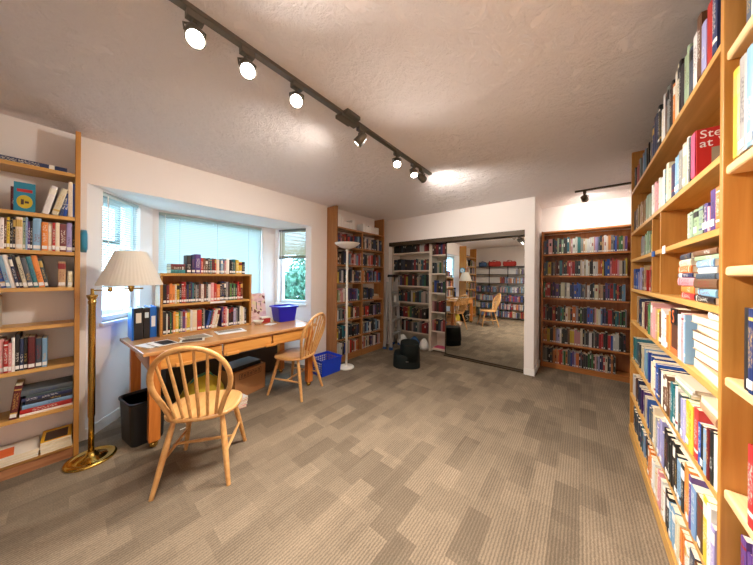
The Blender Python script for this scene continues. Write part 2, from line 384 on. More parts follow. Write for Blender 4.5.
# ------------------------------------------------------------------ books
PAL = dict(W=('white',(232,228,222)),C=('cream',(226,212,184)),K=('black',(34,32,34)),N=('navy',(38,50,92)),B=('blue',(44,84,168)),L=('light blue',(132,172,206)),
 T=('teal',(44,118,126)),G=('green',(56,118,66)),g=('sage green',(164,186,152)),Y=('yellow',(224,190,56)),O=('orange',(220,128,58)),R=('red',(188,44,40)),
 M=('maroon',(110,38,44)),P=('purple',(92,62,128)),p=('pink',(222,158,160)),b=('brown',(112,76,52)),t=('tan',(196,158,116)),a=('grey',(146,144,140)),
 S=('slate grey',(70,82,94)),v=('lavender',(164,158,200)))
ORD = ('first second third fourth fifth sixth seventh eighth ninth tenth eleventh twelfth thirteenth fourteenth fifteenth sixteenth seventeenth '
 'eighteenth nineteenth twentieth twenty-first twenty-second twenty-third twenty-fourth twenty-fifth twenty-sixth twenty-seventh twenty-eighth '
 'twenty-ninth thirtieth thirty-first thirty-second thirty-third thirty-fourth thirty-fifth thirty-sixth thirty-seventh thirty-eighth thirty-ninth '
 'fortieth forty-first forty-second forty-third forty-fourth forty-fifth forty-sixth forty-seventh forty-eighth forty-ninth fiftieth').split()
def shade(c, rnd, amt=14):
    k = rnd.uniform(-amt,amt); return tuple(max(4,min(250,x+k+rnd.uniform(-5,5))) for x in c)
brnd = random.Random(11)
BOOKS = []
def book(M4, t, h, d, code, label, group, sticker=True, flat=False, plainspine=False):
    """local frame: x thickness, y depth (spine at y=0 facing -y), z height"""
    rnd = brnd; c = hexc(*shade(PAL[code][1], rnd))
    hard = rnd.random() < .45; e = .003 if hard else .0008; bt = .0022 if hard else .0012
    bt = min(bt, t*.2)
    s = MB(); bow = min(.003, t*.12)
    xs = [0, t*.18, t*.5, t*.82, t]; ys = [0, -bow*.75, -bow, -bow*.75, 0]
    style = rnd.random()
    if plainspine: zs = [0, h]; ms = [0]
    elif style < .5: zs = [0,.14*h,.2*h,.3*h,.78*h,.86*h,.9*h,h]; ms = [0,1 if rnd.random() < .4 else 0,0,2,0,1 if rnd.random() < .4 else 0,0]
    elif style < .75: zs = [0,.22*h,.26*h,.5*h,.9*h,h]; ms = [0,0,2,0,0]
    else: zs = [0,.3*h,.62*h,.7*h,.92*h,h]; ms = [0,2,0,1 if rnd.random() < .5 else 2,0]
    for zi in range(len(zs)-1):
        for xi in range(4):
            x0, x1, z0, z1 = xs[xi], xs[xi+1], zs[zi], zs[zi+1]; mi = ms[zi]
            if mi == 2 and xi in (0,3): mi = 0
            s.add([(x0,ys[xi],z0),(x1,ys[xi+1],z0),(x1,ys[xi+1],z1),(x0,ys[xi],z1)], [(0,1,2,3)], mi)
    # inner spine, closing top and bottom of the cover shell
    s.add([(bt,bt,0),(t-bt,bt,0),(t-bt,bt,h),(bt,bt,h)], [(3,2,1,0)])
    for z in (0,h): s.add([(x,y,z) for x, y in zip(xs,ys)]+[(t-bt,bt,z),(bt,bt,z)], [tuple(range(7))])
    for (x0,x1) in ((0,bt),(t-bt,t)): s.box(x0,x1,0,d,0,h)
    o = s.build('book', [M['cover'],M['band'],M['title']], matrix=M4); o.color = c
    tag(o, label, 'book', group)
    MB().box(bt,t-bt,bt,d-e,e,h-e).build('page_block', M['page'], o)
    if sticker and t > .009:
        w = min(t*.84,.03); z0 = .012; MB().box(t/2-w/2,t/2+w/2,-bow-.0006,-bow*.5,z0,z0+.023).build('spine_label', M['sticker'], o)
    BOOKS.append(o); return o
def frame(axis_x, depth, org):   # columns: thickness, depth, up
    ax, dp = Vector(axis_x), Vector(depth); up = ax.cross(dp)
    return Matrix(((ax.x,dp.x,up.x,org[0]),(ax.y,dp.y,up.y,org[1]),(ax.z,dp.z,up.z,org[2]),(0,0,0,1)))
AX = {'left':((0,1,0),(-1,0,0)), 'right':((0,-1,0),(1,0,0)), 'back':((1,0,0),(0,1,0)), 'rear':((-1,0,0),(0,-1,0))}
def row(facing, start, front, z, spec, hr, where, group, lean=0., depth=(.11,.16), sticker=True, from_right=False, room=None, count0=0, total=None, heights={}):
    """start: coordinate of the photo-left end of the row; books stand on z with spines at 'front'"""
    ax, dp = AX[facing]; pos = 0.; toks = []
    for tk in spec.split():
        w = float(tk[1:])/1000
        n = max(1, round(w/.040)) if w > .056 else 1
        toks += [(tk[0], w/n)]*n
    n = len(toks); prevlean = 0
    for i, (c, w) in enumerate(toks):
        h = heights.get(i) or brnd.uniform(*hr); d = brnd.uniform(*depth)
        if room: h = min(h, room)
        inset = brnd.uniform(0,.004 if facing == 'right' else .012)
        k = (n-1-i if from_right else i)+count0
        lab = '%s book, %s from the %s' % (PAL[c][0], ORD[k], where)
        o = Vector((0,0,0)); a = Vector(ax); dd = Vector(dp)
        base = {'left':Vector((front,start,z)),'right':Vector((front,start,z)),'back':Vector((start,front,z)),'rear':Vector((start,front,z))}[facing]
        p = base + a*pos + dd*inset
        t = w*.965
        if lean:
            t = w*math.cos(lean)*.96
            if lean > 0: m4 = frame(ax, dp, p) @ Matrix.Rotation(-lean,4,'Y')       # top to the photo left, pivot bottom left
            else: m4 = frame(ax, dp, p+a*w) @ Matrix.Rotation(-lean,4,'Y') @ Matrix.Translation((-t,0,0))
        else: m4 = frame(ax, dp, p)
        book(m4, t, h, d, c, lab, group, sticker and (facing != 'right' or brnd.random() < .35))
        pos += w
    return pos
def flatbook(facing, along, front, z, t, h, d, code, label, group, twist=0., fore=False, sticker=False):
    """a book lying down, spine (or fore edge) to the room; along = photo-left end of its long side"""
    dp = Vector(AX[facing][1]); up = Vector((0,0,1)); al = up.cross(dp)      # local z runs along al
    if fore: dp = -dp; al = -al
    phl = Vector(AX[facing][0])                                              # photo left-to-right
    org = {'left':Vector((front,along,z)),'right':Vector((front,along,z)),'back':Vector((along,front,z))}[facing]
    if al.dot(phl) < 0: org = org + phl*h
    if fore: org = org - dp*d
    m = Matrix(((up.x,dp.x,al.x,org.x),(up.y,dp.y,al.y,org.y),(up.z,dp.z,al.z,org.z),(0,0,0,1)))
    if twist:
        ctr = org + dp*d/2 + al*h/2; m = Matrix.Translation(ctr) @ Matrix.Rotation(twist,4,'Z') @ Matrix.Translation(-ctr) @ m
    return book(m, t, h, d, code, label, group, sticker)
# far books: one object of kind stuff
class Stuff:
    def __init__(s): s.v=[]; s.f=[]; s.c=[]
    def box(s, m4, t, h, d, col, sticker=False):
        o = len(s.v)
        for x in (0,t):
            for y in (0,d):
                for z in (0,h): s.v.append(tuple(m4 @ Vector((x,y,z))))
        fs = [(0,1,3,2),(4,6,7,5),(0,4,5,1),(2,3,7,6),(0,2,6,4),(1,5,7,3)]; page = hexc(226,212,186)
        for i, f in enumerate(fs): s.f.append([o+k for k in f]); s.c.append(page if i in (3,4,5) else col)
        def patch(x0,x1,z0,z1,cc):
            k = len(s.v); s.v.extend(tuple(m4 @ Vector(p)) for p in ((x0,-.0008,z0),(x1,-.0008,z0),(x1,-.0008,z1),(x0,-.0008,z1))); s.f.append([k,k+1,k+2,k+3]); s.c.append(cc)
        if brnd.random() < .5:
            q = brnd.uniform(.35,.7); patch(t*.25,t*.75,h*q,h*(q+.2),brnd.choice([hexc(190,186,176),hexc(150,124,70),hexc(30,28,30),hexc(120,40,40)]))
        if sticker and brnd.random() < .75: patch(t*.2,t*.8,.008,.026,hexc(200,196,188))
    def build(s, name):
        me = bpy.data.meshes.new(name); me.from_pydata(s.v,[],s.f); me.materials.append(M['attr'])
        ca = me.color_attributes.new('Col','FLOAT_COLOR','CORNER'); buf = []
        for f, c in zip(s.f, s.c): buf += list(c)*len(f)
        ca.data.foreach_set('color', buf); o = bpy.data.objects.new(name, me); COL.objects.link(o); return o
ST = Stuff()
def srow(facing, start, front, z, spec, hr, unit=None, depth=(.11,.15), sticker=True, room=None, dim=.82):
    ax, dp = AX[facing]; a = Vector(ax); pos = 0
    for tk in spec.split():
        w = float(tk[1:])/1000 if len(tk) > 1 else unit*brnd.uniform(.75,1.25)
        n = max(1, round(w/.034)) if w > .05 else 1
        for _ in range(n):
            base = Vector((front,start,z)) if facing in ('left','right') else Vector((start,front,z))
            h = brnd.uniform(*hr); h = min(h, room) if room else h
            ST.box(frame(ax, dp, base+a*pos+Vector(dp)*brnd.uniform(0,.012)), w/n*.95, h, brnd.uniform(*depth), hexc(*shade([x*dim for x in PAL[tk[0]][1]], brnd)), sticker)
            pos += w/n
def rand_spec(n, pool='KKNSbWCRTGaPBMtLOYp'): return ' '.join(brnd.choice(pool) for _ in range(n))
# ------------------------------------------------------------------ bookcases
def part(mb, name, m, t, **k):
    """a part given in world coordinates, parented to thing t"""
    inv = (Matrix.Translation(t.location) @ Euler(t.rotation_euler).to_matrix().to_4x4()).inverted()
    mb.v = [tuple(inv @ Vector(p)) for p in mb.v]
    return mb.build(name, m, t, **k)
# left wall bookcase by the brass lamp
LX = -2.87
t = thing('bookcase', 'honey oak bookcase with half empty shelves beside the brass floor lamp', 'bookcase', (-2.98,-.47,0))
for y in (-.985, .018): part(box(WX+.003,LX,y,y+.026,0,2.39), 'side_panel', M['oak_z'], t, bevel=.002)
LZ = [2.073,1.755,1.50,1.245,.985,.694,.381,.10]
for z in LZ: part(box(WX+.004,LX-.002,-.958,.017,z-.026,z), 'shelf', M['oak_y'], t, bevel=.002)
part(box(LX-.03,LX-.012,-.958,.017,0,.072), 'kick_board', M['raw'], t)
WL = 'lamp side on the %s shelf beside the brass lamp'
G = 'books on the bookcase beside the brass lamp'
for z, hh in ((1.755,.23),(1.50,.21),(1.245,.22),(.985,.24),(.694,.25),(.381,.24)):
    srow('left', -.94, LX-.01, z, rand_spec(18), (hh*.7,hh*.95), .033, depth=(.12,.17))
row('left', -.288, LX-.012, 1.50, 'W14 b10 Y11 K11 K10 C28 g11 L8 P10 K10 L36 O28 C18 R13 C19 M31 v26 K13', (.19,.222), WL % 'third', G, depth=(.12,.18), from_right=True)
row('left', -.283, LX-.012, 1.245, 'B21 L17 W19 N14 K14 C18 S23 T21 O25 S16', (.20,.222), WL % 'fourth', G, lean=.17, depth=(.12,.18), from_right=True, total=10)
book(frame((0,1,0),(-1,0,0),(LX-.02,-.058,1.245)), .035, .185, .14, 't', 'tan book with pale panel standing apart from the leaning books on the fourth shelf', G)
book(frame((0,1,0),(-1,0,0),(LX-.02,-.014,1.245)), .024, .115, .14, 'C', 'small cream booklet beside the tan book at the shelf end', G)
row('left', -.292, LX-.012, .694, 'p20 R17 p13 W12 K18 N15 K17 M30 S28 L21', (.19,.25), WL % 'sixth', G, depth=(.12,.18), from_right=True)
# second shelf
for (y, w, c, h, ln, lb) in ((-.132,.032,'W',.205,-.20,'white volume leaning right on the second shelf, next to the teal picture book'),
        (-.092,.032,'C',.20,-.24,'cream volume leaning right between a white one and thin blue ones'),
        (-.056,.015,'N',.17,-.20,'thin navy book leaning right behind the cream volumes on the second shelf'),
        (-.040,.017,'B',.185,-.16,'thin blue book leaning right against the upright cream binder')):
    tt = w; m4 = frame((0,1,0),(-1,0,0),(LX-.015,y+w,1.755)) @ Matrix.Rotation(-ln,4,'Y') @ Matrix.Translation((-tt*.94,0,0)); book(m4, tt*.94, h, .16, c, lb, G, False)
book(frame((0,1,0),(-1,0,0),(LX-.012,-.016+.002,1.755)), .020, .255, .17, 'C', 'tall upright cream binder beside the slim blue book on the second shelf', G, False)
book(frame((0,1,0),(-1,0,0),(LX-.012,.0075,1.755)), .0085, .245, .17, 'B', 'slim upright blue book at the lamp side of the second shelf', G, False)
t = MB().box(0,.086,0,.02,0,.20).build('book', M['tealcover'], matrix=frame((0,1,0),(-1,0,0),(LX-.035,-.242,1.755)) @ Matrix.Rotation(-.06,4,'X'))
tag(t, 'teal picture book facing out, red title over a yellow oval picture', 'book', G)
MB().box(.012,.074,-.0008,0,.135,.155).build('title_strip', M['red_plain'], t)
e = MB(); e.add([(.043+.032*math.cos(q*PI/12), -.0008, .07+.045*math.sin(q*PI/12)) for q in range(24)], [tuple(range(24))]); e.build('cover_picture', M['yellow_bag'], t)
e = MB().box(.028,.04,-.0014,-.0009,.05,.085).box(.044,.06,-.0014,-.0009,.06,.075); e.build('picture_figure', M['darkpic'], t)
MB().box(.003,.083,.0015,.0185,.003,.202).build('page_block', M['page'], t)
book(frame((0,1,0),(-1,0,0),(LX-.06,-.255,1.755)), .03, .165, .10, 'M', 'dark red book peeking out behind the teal picture book', G, False)
# seventh shelf: a leaning book and a pile
m4 = frame((0,1,0),(-1,0,0),(LX-.012,-.222,.381)) @ Matrix.Rotation(.10,4,'Y') @ Matrix.Translation((-.03,0,0))
book(m4, .03, .215, .17, 'M', 'maroon book leaning upright against the lying pile on the seventh shelf', G)
z = .381
for (th, c, ln, lb) in ((.016,'W',.225,'white'),(.03,'R',.22,'red'),(.026,'L',.215,'light blue'),(.022,'K',.20,'black'),(.022,'N',.215,'navy'),(.016,'S',.20,'dark grey'),(.034,'S',.24,'thick blue grey')):
    flatbook('left', .012-ln, LX-.015-brnd.uniform(0,.01), z, th, ln, .17, c, '%s book lying flat in the pile on the seventh shelf' % lb, 'pile on the seventh shelf', brnd.uniform(-.03,.03)); z += th+.0006
# top and bottom of the bookcase
flatbook('left', -.42, LX-.03, 2.073, .034, .40, .2, 'N', 'long navy atlas lying flat on top of the bookcase beside the lamp', G)
def magazine(x0,x1,y0,y1,z,th,m,label,rz=0,pic=None,pm=None,tilt=0.,grp=None,edge=None):
    t = thing('magazine', label, 'magazine', ((x0+x1)/2,(y0+y1)/2,z), rz, grp); a,bb = (x1-x0)/2,(y1-y0)/2
    t.rotation_euler = (0,tilt,rz)
    box(-a+.002,a-.002,-bb+.002,bb-.002,.0006,th-.0006).build('page_block', M['page'], t)
    MB().box(-a,a,-bb,bb,th-.0008,th).box(-a,a,-bb,bb,0,.0008).build('cover', m, t)
    if pic: u0,u1,v0,v1 = pic; box(-a+u0*2*a,-a+u1*2*a,-bb+v0*2*bb,-bb+v1*2*bb,th,th+.0006).build('cover_picture', pm, t)
    return t
GM = 'magazines on the bottom shelf'
for i, (m, lb) in enumerate(((M['white'],'lowest white magazine of the bottom shelf stack farther from the lamp'),(M['paper'],'cream magazine in the middle of the stack farther from the lamp'),(M['paper'],'cream magazine with orange picture on top of the stack farther from the lamp'))):
    k = i == 2
    magazine(-3.07,-2.855+.004*i,-.40,-.135,.10+.018*i,.017,m,lb,.03*i,(.3,.9,.15,.62) if k else None,M['orangetext'] if k else None,.0,GM)
for i, lb in enumerate(('lowest cream magazine under the yellow bordered one','second cream magazine under the yellow bordered one','third cream magazine under the yellow bordered one')):
    magazine(-3.06,-2.85,-.125,.012,.10+.02*i,.019,M['paper'],lb,-.02*i,None,None,.0,GM)
magazine(-3.06,-2.855,-.125,.010,.161,.017,M['yellow'],'yellow bordered magazine with dark picture on the bottom shelf by the lamp',-.03,(.2,.92,.12,.88),M['darkpic'],.0,GM)
# clock on the side of that bookcase
t = thing('wall_clock', 'round teal rimmed clock on the side of the bookcase beside the lamp', 'clock', (-2.98,.0445,1.595))
def disc(r, y0, y1, mi=0, n=40, hole=0):
    m = MB(); pr = [(0,0),(r*.92,0),(r,.006),(r,y1-y0-.004),(r*.96,y1-y0),(0,y1-y0)]
    m.lathe(pr, n); m.v = [(x,y0+z,yy) for x,yy,z in m.v]; return m
disc(.088,0,.034).build('rim', M['teal_disc'], t); disc(.066,.034,.037).build('clock_face', M['clock_face'], t)
MB().box(-.003,.003,.0372,.039,0,.045).box(0,.032,.0372,.039,-.003,.003).build('clock_hands', M['black'], t)
# tall two column bookcase beyond the bay
t = thing('bookcase', 'tall russet two column bookcase between the bay window and the closet', 'bookcase', (-2.98,3.14,0))
for y, top in ((2.545,2.415),(3.118,2.10),(3.705,2.415)): part(box(WX+.003,LX,y,y+.028,0,top), 'side_panel', M['dark_oak_z'], t, bevel=.002)
TZS = [2.10,1.805,1.52,1.235,.935,.645,.357,.10]
for z in TZS:
    for y0, y1 in ((2.574,3.117),(3.147,3.704)): part(box(WX+.004,LX-.003,y0,y1,z-.024,z), 'shelf', M['dark_oak_y'], t)
part(box(LX-.03,LX-.01,2.574,3.704,0,.075), 'kick_board', M['dark_oak_y'], t)
TL_ = ['NNpbRKRNKRNNLN','KbKNKRLpRpaLRp','YSWKNbKSCKNNbW','GgppWbPSPNPPLT','WSaKpRYYbKCRbM','YSKTTKSKSKKSNK','WWWKBSKCRbRWOR']
TR_ = ['KWNCWKNNKCNN','NNSCRpRKSRbL','OCbRBSvKLRBN','bSSNKNS','OKRRKKKvPKKN','SaNLNWNKSLNW','WRCSCKPaWKpW']
for i, z in enumerate(TZS[1:]):
    srow('left', 2.58, LX-.012, z, ' '.join(TL_[i]), (.165,.215), .54/len(TL_[i])*.96); srow('left', 3.152, LX-.012, z, ' '.join(TR_[i]), (.165,.215), .042)
# white leaflets and boxes standing on top
GB = 'white pamphlet boxes on the tall bookcase'
for i, (y, w, h, n) in enumerate(((2.585,.07,.20,'tallest'),(2.66,.05,.17,'narrow'),(2.715,.12,.105,'low wide'),(2.84,.06,.11,'short'),(2.905,.06,.16,'slanted'),(3.16,.06,.14,'end'),(3.225,.09,.11,'squat'),(3.32,.07,.13,'medium'),(3.395,.09,.11,'wide'),(3.49,.10,.125,'last'))):
    o = MB().box(-.14,0,0,w,0,h).box(.0,.001,w*.2,w*.8,h*.15,h*.45).build('pamphlet_box', M['white'], loc=(LX-.02,y,2.10), bevel=.002)
    tag(o, '%s white box, %s from the window end atop the tall russet bookcase' % (n, ORD[i]), 'box', GB)
# pile lying on the fifth right hand shelf
flatbook('left', 3.42, LX-.02, .935, .05, .2, .15, 't', 'tan book lying flat on a shelf of the tall russet bookcase', 'lying books on the tall bookcase', .1)
flatbook('left', 3.43, LX-.03, .986, .03, .17, .14, 'C', 'cream book lying on the tan one in the tall russet bookcase', 'lying books on the tall bookcase', -.12)
# desktop bookcase (stands on the desk)
DX, DZ = -3.08, .752
t = thing('tabletop_bookcase', 'low two shelf oak bookcase with beaded trim standing on the desk', 'bookcase', (-3.18,.96,DZ))
for y in (.535,1.362): part(box(-3.28,DX,y,y+.022,DZ,1.33), 'side_panel', M['oak_z'], t, bevel=.002)
for n_, z0, z1 in (('shelf',DZ,DZ+.012),('shelf',1.032,1.056),('top_board',1.330,1.355)): part(box(-3.28,DX+(.006 if z1>1.3 else -.002),.535 if z1>1.3 else .558,1.385 if z1>1.3 else 1.361,z0,z1), n_, M['oak_y'], t, bevel=.002)
part(box(-3.288,-3.281,.535,1.385,DZ,1.33), 'back_panel', M['brown_z'], t)
bd = MB()
for i in range(56): y = .54+.015*i; bd.lathe([(0,1.336),(.005,1.338),(.006,1.343),(.005,1.348),(0,1.35)], 6, (DX+.008,y))
for i in range(36): bd.lathe([(0,.78+.015*i),(.005,.783+.015*i),(.005,.789+.015*i),(0,.792+.015*i)], 6, (DX+.001,.546))
part(bd, 'beaded_trim', M['oak_y'], t)
part(box(DX-.001,DX+.001,.95,1.10,1.034,1.054), 'shelf_label', M['white'], t)
GD = 'books on the tabletop bookcase'
row('left', .745, DX-.012, 1.356, 'K40 N32 P50 R22 b23 b21 K20 T15 M17 K12 R15 C28 S14 L22 a16 p16 W34 K23 K19 T26 Y33 Y35 K34', (.135,.17), 'binders on top of the tabletop bookcase', GD, depth=(.11,.15), heights={0:.185,1:.19,2:.2,3:.165,4:.165})
row('left', .562, DX-.012, 1.057, 'K26 M20 O24 O20 C15 Y21 K18 R16 R14 b13 N14 K17 N14 T14 K14 a14 S14 b20 W27 b23 S15 W26 p31 R26 O32 K20 N21 K18 a23 K17 G22 K19 G18 K22 R15 R21 M25', (.175,.215), 'binders on the upper shelf of the tabletop bookcase', GD, depth=(.11,.15))
p = row('left', .562, DX-.012, DZ+.0125, 'K25 W10 K20 G9 K12 O19 Y26 G14 a18 P22 p12 Y29 W19 C40 R41 K13 a15', (.19,.225), 'binders on the lower shelf of the tabletop bookcase', GD, depth=(.12,.16))
p2 = .562+p
q = row('left', p2+.006, DX-.012, DZ+.0125, 'B22 S16 R14 W28 C24', (.19,.212), 'binders in the slanting run of the lower tabletop shelf', GD, lean=-.2, depth=(.12,.15))
row('left', p2+q+.055, DX-.012, DZ+.0125, 'P20 R20 p17 W16 K25 K28 v26 a17 S22 W18 C25 W13 K22', (.19,.225), 'slanting run toward the board on the lower tabletop shelf', GD, depth=(.12,.16))
for z, th, c, lb in ((1.356,.035,'T','teal grey'),(1.3915,.03,'b','brown'),(1.422,.026,'M','maroon')):
    flatbook('left', .615, DX-.015, z, th, .115, .15, c, '%s book lying flat at the lamp end atop the tabletop bookcase' % lb, 'small pile on the tabletop bookcase', .03)
# right wall bookcase (far long bay)
FX = .335
t = thing('bookcase', 'long ceiling-high honey oak bookcase packed with books along the carpet edge', 'bookcase', (.46,2.2,0))
for y in (3.06,1.264): part(box(FX,.60,y,y+.024,0,2.425), 'side_panel', M['oak_z'], t, bevel=.002)
for y in (2.255,2.05): part(box(FX+.004,.585,y,y+.022,1.255,1.704), 'divider', M['oak_z'], t)
RZ = [2.082,1.730,1.502,1.253,.985,.662,.36,.10]
for z in RZ: part(box(FX+.001,.584,1.289,3.059,z-.024,z), 'shelf', M['oak_y'], t, bevel=.002)
part(box(FX-.004,FX+.014,1.264,3.084,0,.075), 'kick_board', M['oak_y'], t)
part(box(.585,.60,1.289,3.059,.1,2.08), 'back_panel', M['oak_z'], t)
o = part(box(FX-.002,FX,1.93,1.985,1.470,1.51), 'paper_tag', M['white'], t); o['label'] = 'white paper shelf tag'
o = part(box(FX-.006,FX,2.16,2.215,1.470,1.50), 'shelf_tag', M['tag_blue'], t); o['label'] = 'blue shelf tag'
GR = 'books on the long right wall bookcase'
WR = 'near end on the %s shelf of the ceiling-high bookcase'
srow('right', 3.05, FX+.01, 2.083, 'S124 R123 a112 L141 K91 a68 v110', (.15,.2))
row('right', 2.27, FX+.001, 2.083, 'N133 K94 W64 b50 a38 K63 O34 C72 K63 g66 S40 W54 b44 v44 R50 N37', (.17,.235), WR % 'top', GR, depth=(.12,.18), sticker=False, from_right=True, count0=0)
srow('right', 3.03, FX+.01, 1.731, 'b165 t262 K82 g153 a60', (.15,.19))
pp = row('right', 2.266, FX+.001, 1.731, 'W68 p89 W144 T40 C84 N59 L62 a51 C50 W30 K19', (.15,.19), WR % 'second', GR, depth=(.11,.16), sticker=True, from_right=True, count0=1)
srow('right', 2.763, FX+.01, 1.503, 'a204 g172 Y92', (.12,.16))
row('right', 1.598, FX+.001, 1.503, 'g60 g58 g48 K14 P28 p17 P44 O40', (.10,.15), 'near end on the third shelf of the ceiling-high bookcase', GR, from_right=True, depth=(.1,.14), heights={0:.1,1:.1,2:.1,3:.1,4:.1,5:.1,6:.085})
srow('right', 3.05, FX+.01, 1.254, 'B130 B109 v141 b94 t72 R162 K60', (.13,.18))
srow('right', 2.903, FX+.01, .986, 't76 N150 C103 M122 O97', (.17,.215))
row('right', 2.355, FX+.001, .986, 'G60 p136 t50 Y58 b34 W102 O74', (.17,.21), 'pile on the fifth shelf of the ceiling-high bookcase', GR, depth=(.12,.16), from_right=True, count0=4)
sx = 2.355-.515
ob = book(frame((0,-1,0),(1,0,0),(FX+.006,sx,.986)), .112, .215, .16, 'b', 'thick dark brown book with orange letter on its spine, beside the orange book', GR, False, plainspine=True)
box(.002,.11,-.0038,-.0031,.14,.213).build('spine_panel', M['black'], ob); box(.002,.11,-.0038,-.0031,.002,.03).build('orange_band', M['orangetext'], ob)
txt('S', .085, M['orangetext'], 'spine_lettering', ob, Matrix.Translation((.026,-.0043,.148)) @ Matrix.Rotation(PI/2,4,'X'))
row('right', sx-.116, FX+.001, .986, 'W45 p40 L18', (.17,.21), 'pile on the fifth shelf of the ceiling-high bookcase', GR, from_right=True, depth=(.12,.16))
srow('right', 3.006, FX+.01, .663, 'T151 S136 C160 L140 B150', (.17,.2))
row('right', 2.252, FX+.001, .663, 'C106 B72 N67 W42 b78 b63 T81 W31 S48 v61', (.16,.19), WR % 'sixth', GR, depth=(.12,.16), from_right=True, count0=9)
sy = 2.252-.649
row('right', sy, FX+.001, .663, 'Y90 R42 B34 K24 L36 M23 K27 W27', (.15,.185), 'near end on the sixth shelf of the ceiling-high bookcase', GR, from_right=True, depth=(.12,.16), heights={0:.185,1:.185,2:.19,3:.15,4:.155})
srow('right', 3.033, FX+.01, .361, 'W79 b99 N202 P94 C140 B124', (.15,.2))
row('right', 2.295, FX+.001, .361, 'S100 C62 a48 v146 K80 K141 L57 K45 O62 P23 L54 b59 Y45 W34 v31', (.17,.225), WR % 'seventh', GR, depth=(.12,.17), from_right=True, count0=0)
srow('right', 3.03, FX+.01, .101, 'S154 S138 N84 T60 L74 K71 K49 N78', (.14,.18))
row('right', 2.325, FX+.001, .101, 'O114 W78 C71 p66 W81 K74 L98 C74 O66 W60 S56 b60 R54 W57', (.15,.19), WR % 'bottom', GR, depth=(.12,.16), from_right=True, count0=0)
# red book showing its cover, second shelf
ry = 2.266-pp-.012
ob = book(frame((0,-1,0),(1,0,0),(FX+.004,ry,1.731)), .05, .175, .15, 'R', 'red book with large white title on its cover at the second shelf gap', GR, False, plainspine=True)
o = box(.003,.047,-.0037,-.0031,.004,.171).build('spine_panel', M['pink'], ob); o['label'] = 'pale pink spine'
MB().box(.0502,.051,.035,.148,.012,.10).build('cover_picture', M['greypic'], ob); 
e = MB(); e.add([(.0514,.092+.04*math.cos(q*PI/16),.02+.058*math.sin(q*PI/16)) for q in range(17)], [tuple(range(17))]); e.build('picture_arch', M['palepic'], ob)
RM = Matrix(((0,0,1,.0506),(1,0,0,0),(0,1,0,0),(0,0,0,1)))
txt('Step', .042, M['white'], 'cover_lettering', ob, RM @ Matrix.Translation((.006,.140,0)))
txt('at W', .042, M['white'], 'cover_lettering', ob, RM @ Matrix.Translation((.006,.106,0)))
# piles on the fourth shelf
GP = 'paperbacks lying in two piles on the fourth shelf'
z = 1.2535
for i, (c, th, lb) in enumerate((('R',.026,'red and grey'),('O',.03,'orange and black'),('p',.034,'white pink'),('N',.018,'thin navy'),('O',.03,'orange'),('C',.026,'cream and orange'),('S',.024,'slate'))):
    flatbook('right', 1.735, FX+.006+brnd.uniform(0,.012), z, th, .17, .12, c, '%s paperback, %s from the bottom of the slate topped paperback pile' % (lb, ORD[i]), GP, brnd.uniform(-.06,.06)); z += th+.0006
z = 1.2535
for i, (c, th, lb) in enumerate((('K',.024,'black and red'),('L',.026,'light blue'),('b',.034,'brown'),('S',.02,'dark grey'),('W',.022,'white'),('L',.026,'pale blue'),('g',.016,'green cream'),('b',.02,'taupe'))):
    flatbook('right', 1.545, FX+.006+brnd.uniform(0,.012), z, th, .19, .12, c, '%s paperback, %s from the bottom of the taupe topped paperback pile' % (lb, ORD[i]), GP, brnd.uniform(-.06,.06)); z += th+.0006
# white pile of fat books, page edges out, fifth shelf
z = .986
for i, (th, c) in enumerate(((.038,'C'),(.036,'t'),(.036,'t'),(.036,'b'),(.032,'W'),(.032,'W'))):
    flatbook('back', FX+.012+brnd.uniform(0,.012), 1.305+brnd.uniform(0,.012), z, th, .19, .285, 'tbtbtt'[i], 'fat book with white page edges outward, %s from the bottom of the pile' % ORD[i], 'fat books piled with pages outward', brnd.uniform(-.05,.05)); z += th+.0006
flatbook('right', 1.42, FX+.02, z, .028, .08, .08, 'W', 'small white book on top of the pile of fat books', 'fat books piled with pages outward', .2)
for i, (y, c, th, zz, lb) in enumerate(((1.80,'g',.016,.853,'green book'),(1.79,'W',.014,.8695,'white book'),(1.77,'C',.016,.884,'cream book'))):
    flatbook('right', y, FX+.012, zz, th, .21, .14, c, '%s lying across the tops of the sixth shelf row' % lb, 'books lying across the sixth shelf row', .02*i)
for i, (y, c, th, zz, ln, lb) in enumerate(((1.50,'t',.03,.853,.17,'tan book'),(1.49,'C',.022,.8836,.16,'second cream book'),(2.0,'W',.02,.588,.2,'white book above the seventh row'),(1.72,'C',.022,.588,.22,'cream book above the seventh row'))):
    flatbook('right', y, FX+.014, zz, th, ln, .15, c, '%s lying flat on the standing books by the bookcase divider' % lb if i < 2 else '%s lying flat on the standing books of the low shelf' % lb, 'books lying across the rows', .03*i-.04, fore=i % 2 == 1)
# near right bay
t = thing('bookcase', 'nearest bookcase bay with pale bullnose shelves and few books', 'bookcase', (.46,.8,0))
part(box(FX,.60,.30,.324,0,2.425), 'side_panel', M['oak_z'], t)
CZS = [2.03,1.685,1.378,1.045,.705,.40,.10]
for z in CZS: part(box(FX+.004,.595,.326,1.262,z-.03,z), 'shelf', M['plank'], t, bevel=.008, seg=3)
part(box(.596,.606,.326,1.262,.02,2.42), 'back_panel', M['oak_z'], t)
GC = 'books in the near right bay'
row('right', 1.215, FX+.003, 1.686, 'Y38 a42 L36', (.2,.24), 'divider on the second shelf of the pale shelved bay', GC, depth=(.14,.18), heights={0:.25,1:.26,2:.26})
row('right', 1.24, FX+.03, 2.031, 'S30 W24 K30 b28', (.2,.24), 'divider on the top shelf of the pale shelved bay', GC, depth=(.14,.18), sticker=False)
row('right', 1.150, FX+.004, 1.046, 'K30 N32', (.2,.22), 'divider on the fourth shelf of the pale shelved bay', GC, depth=(.14,.18))
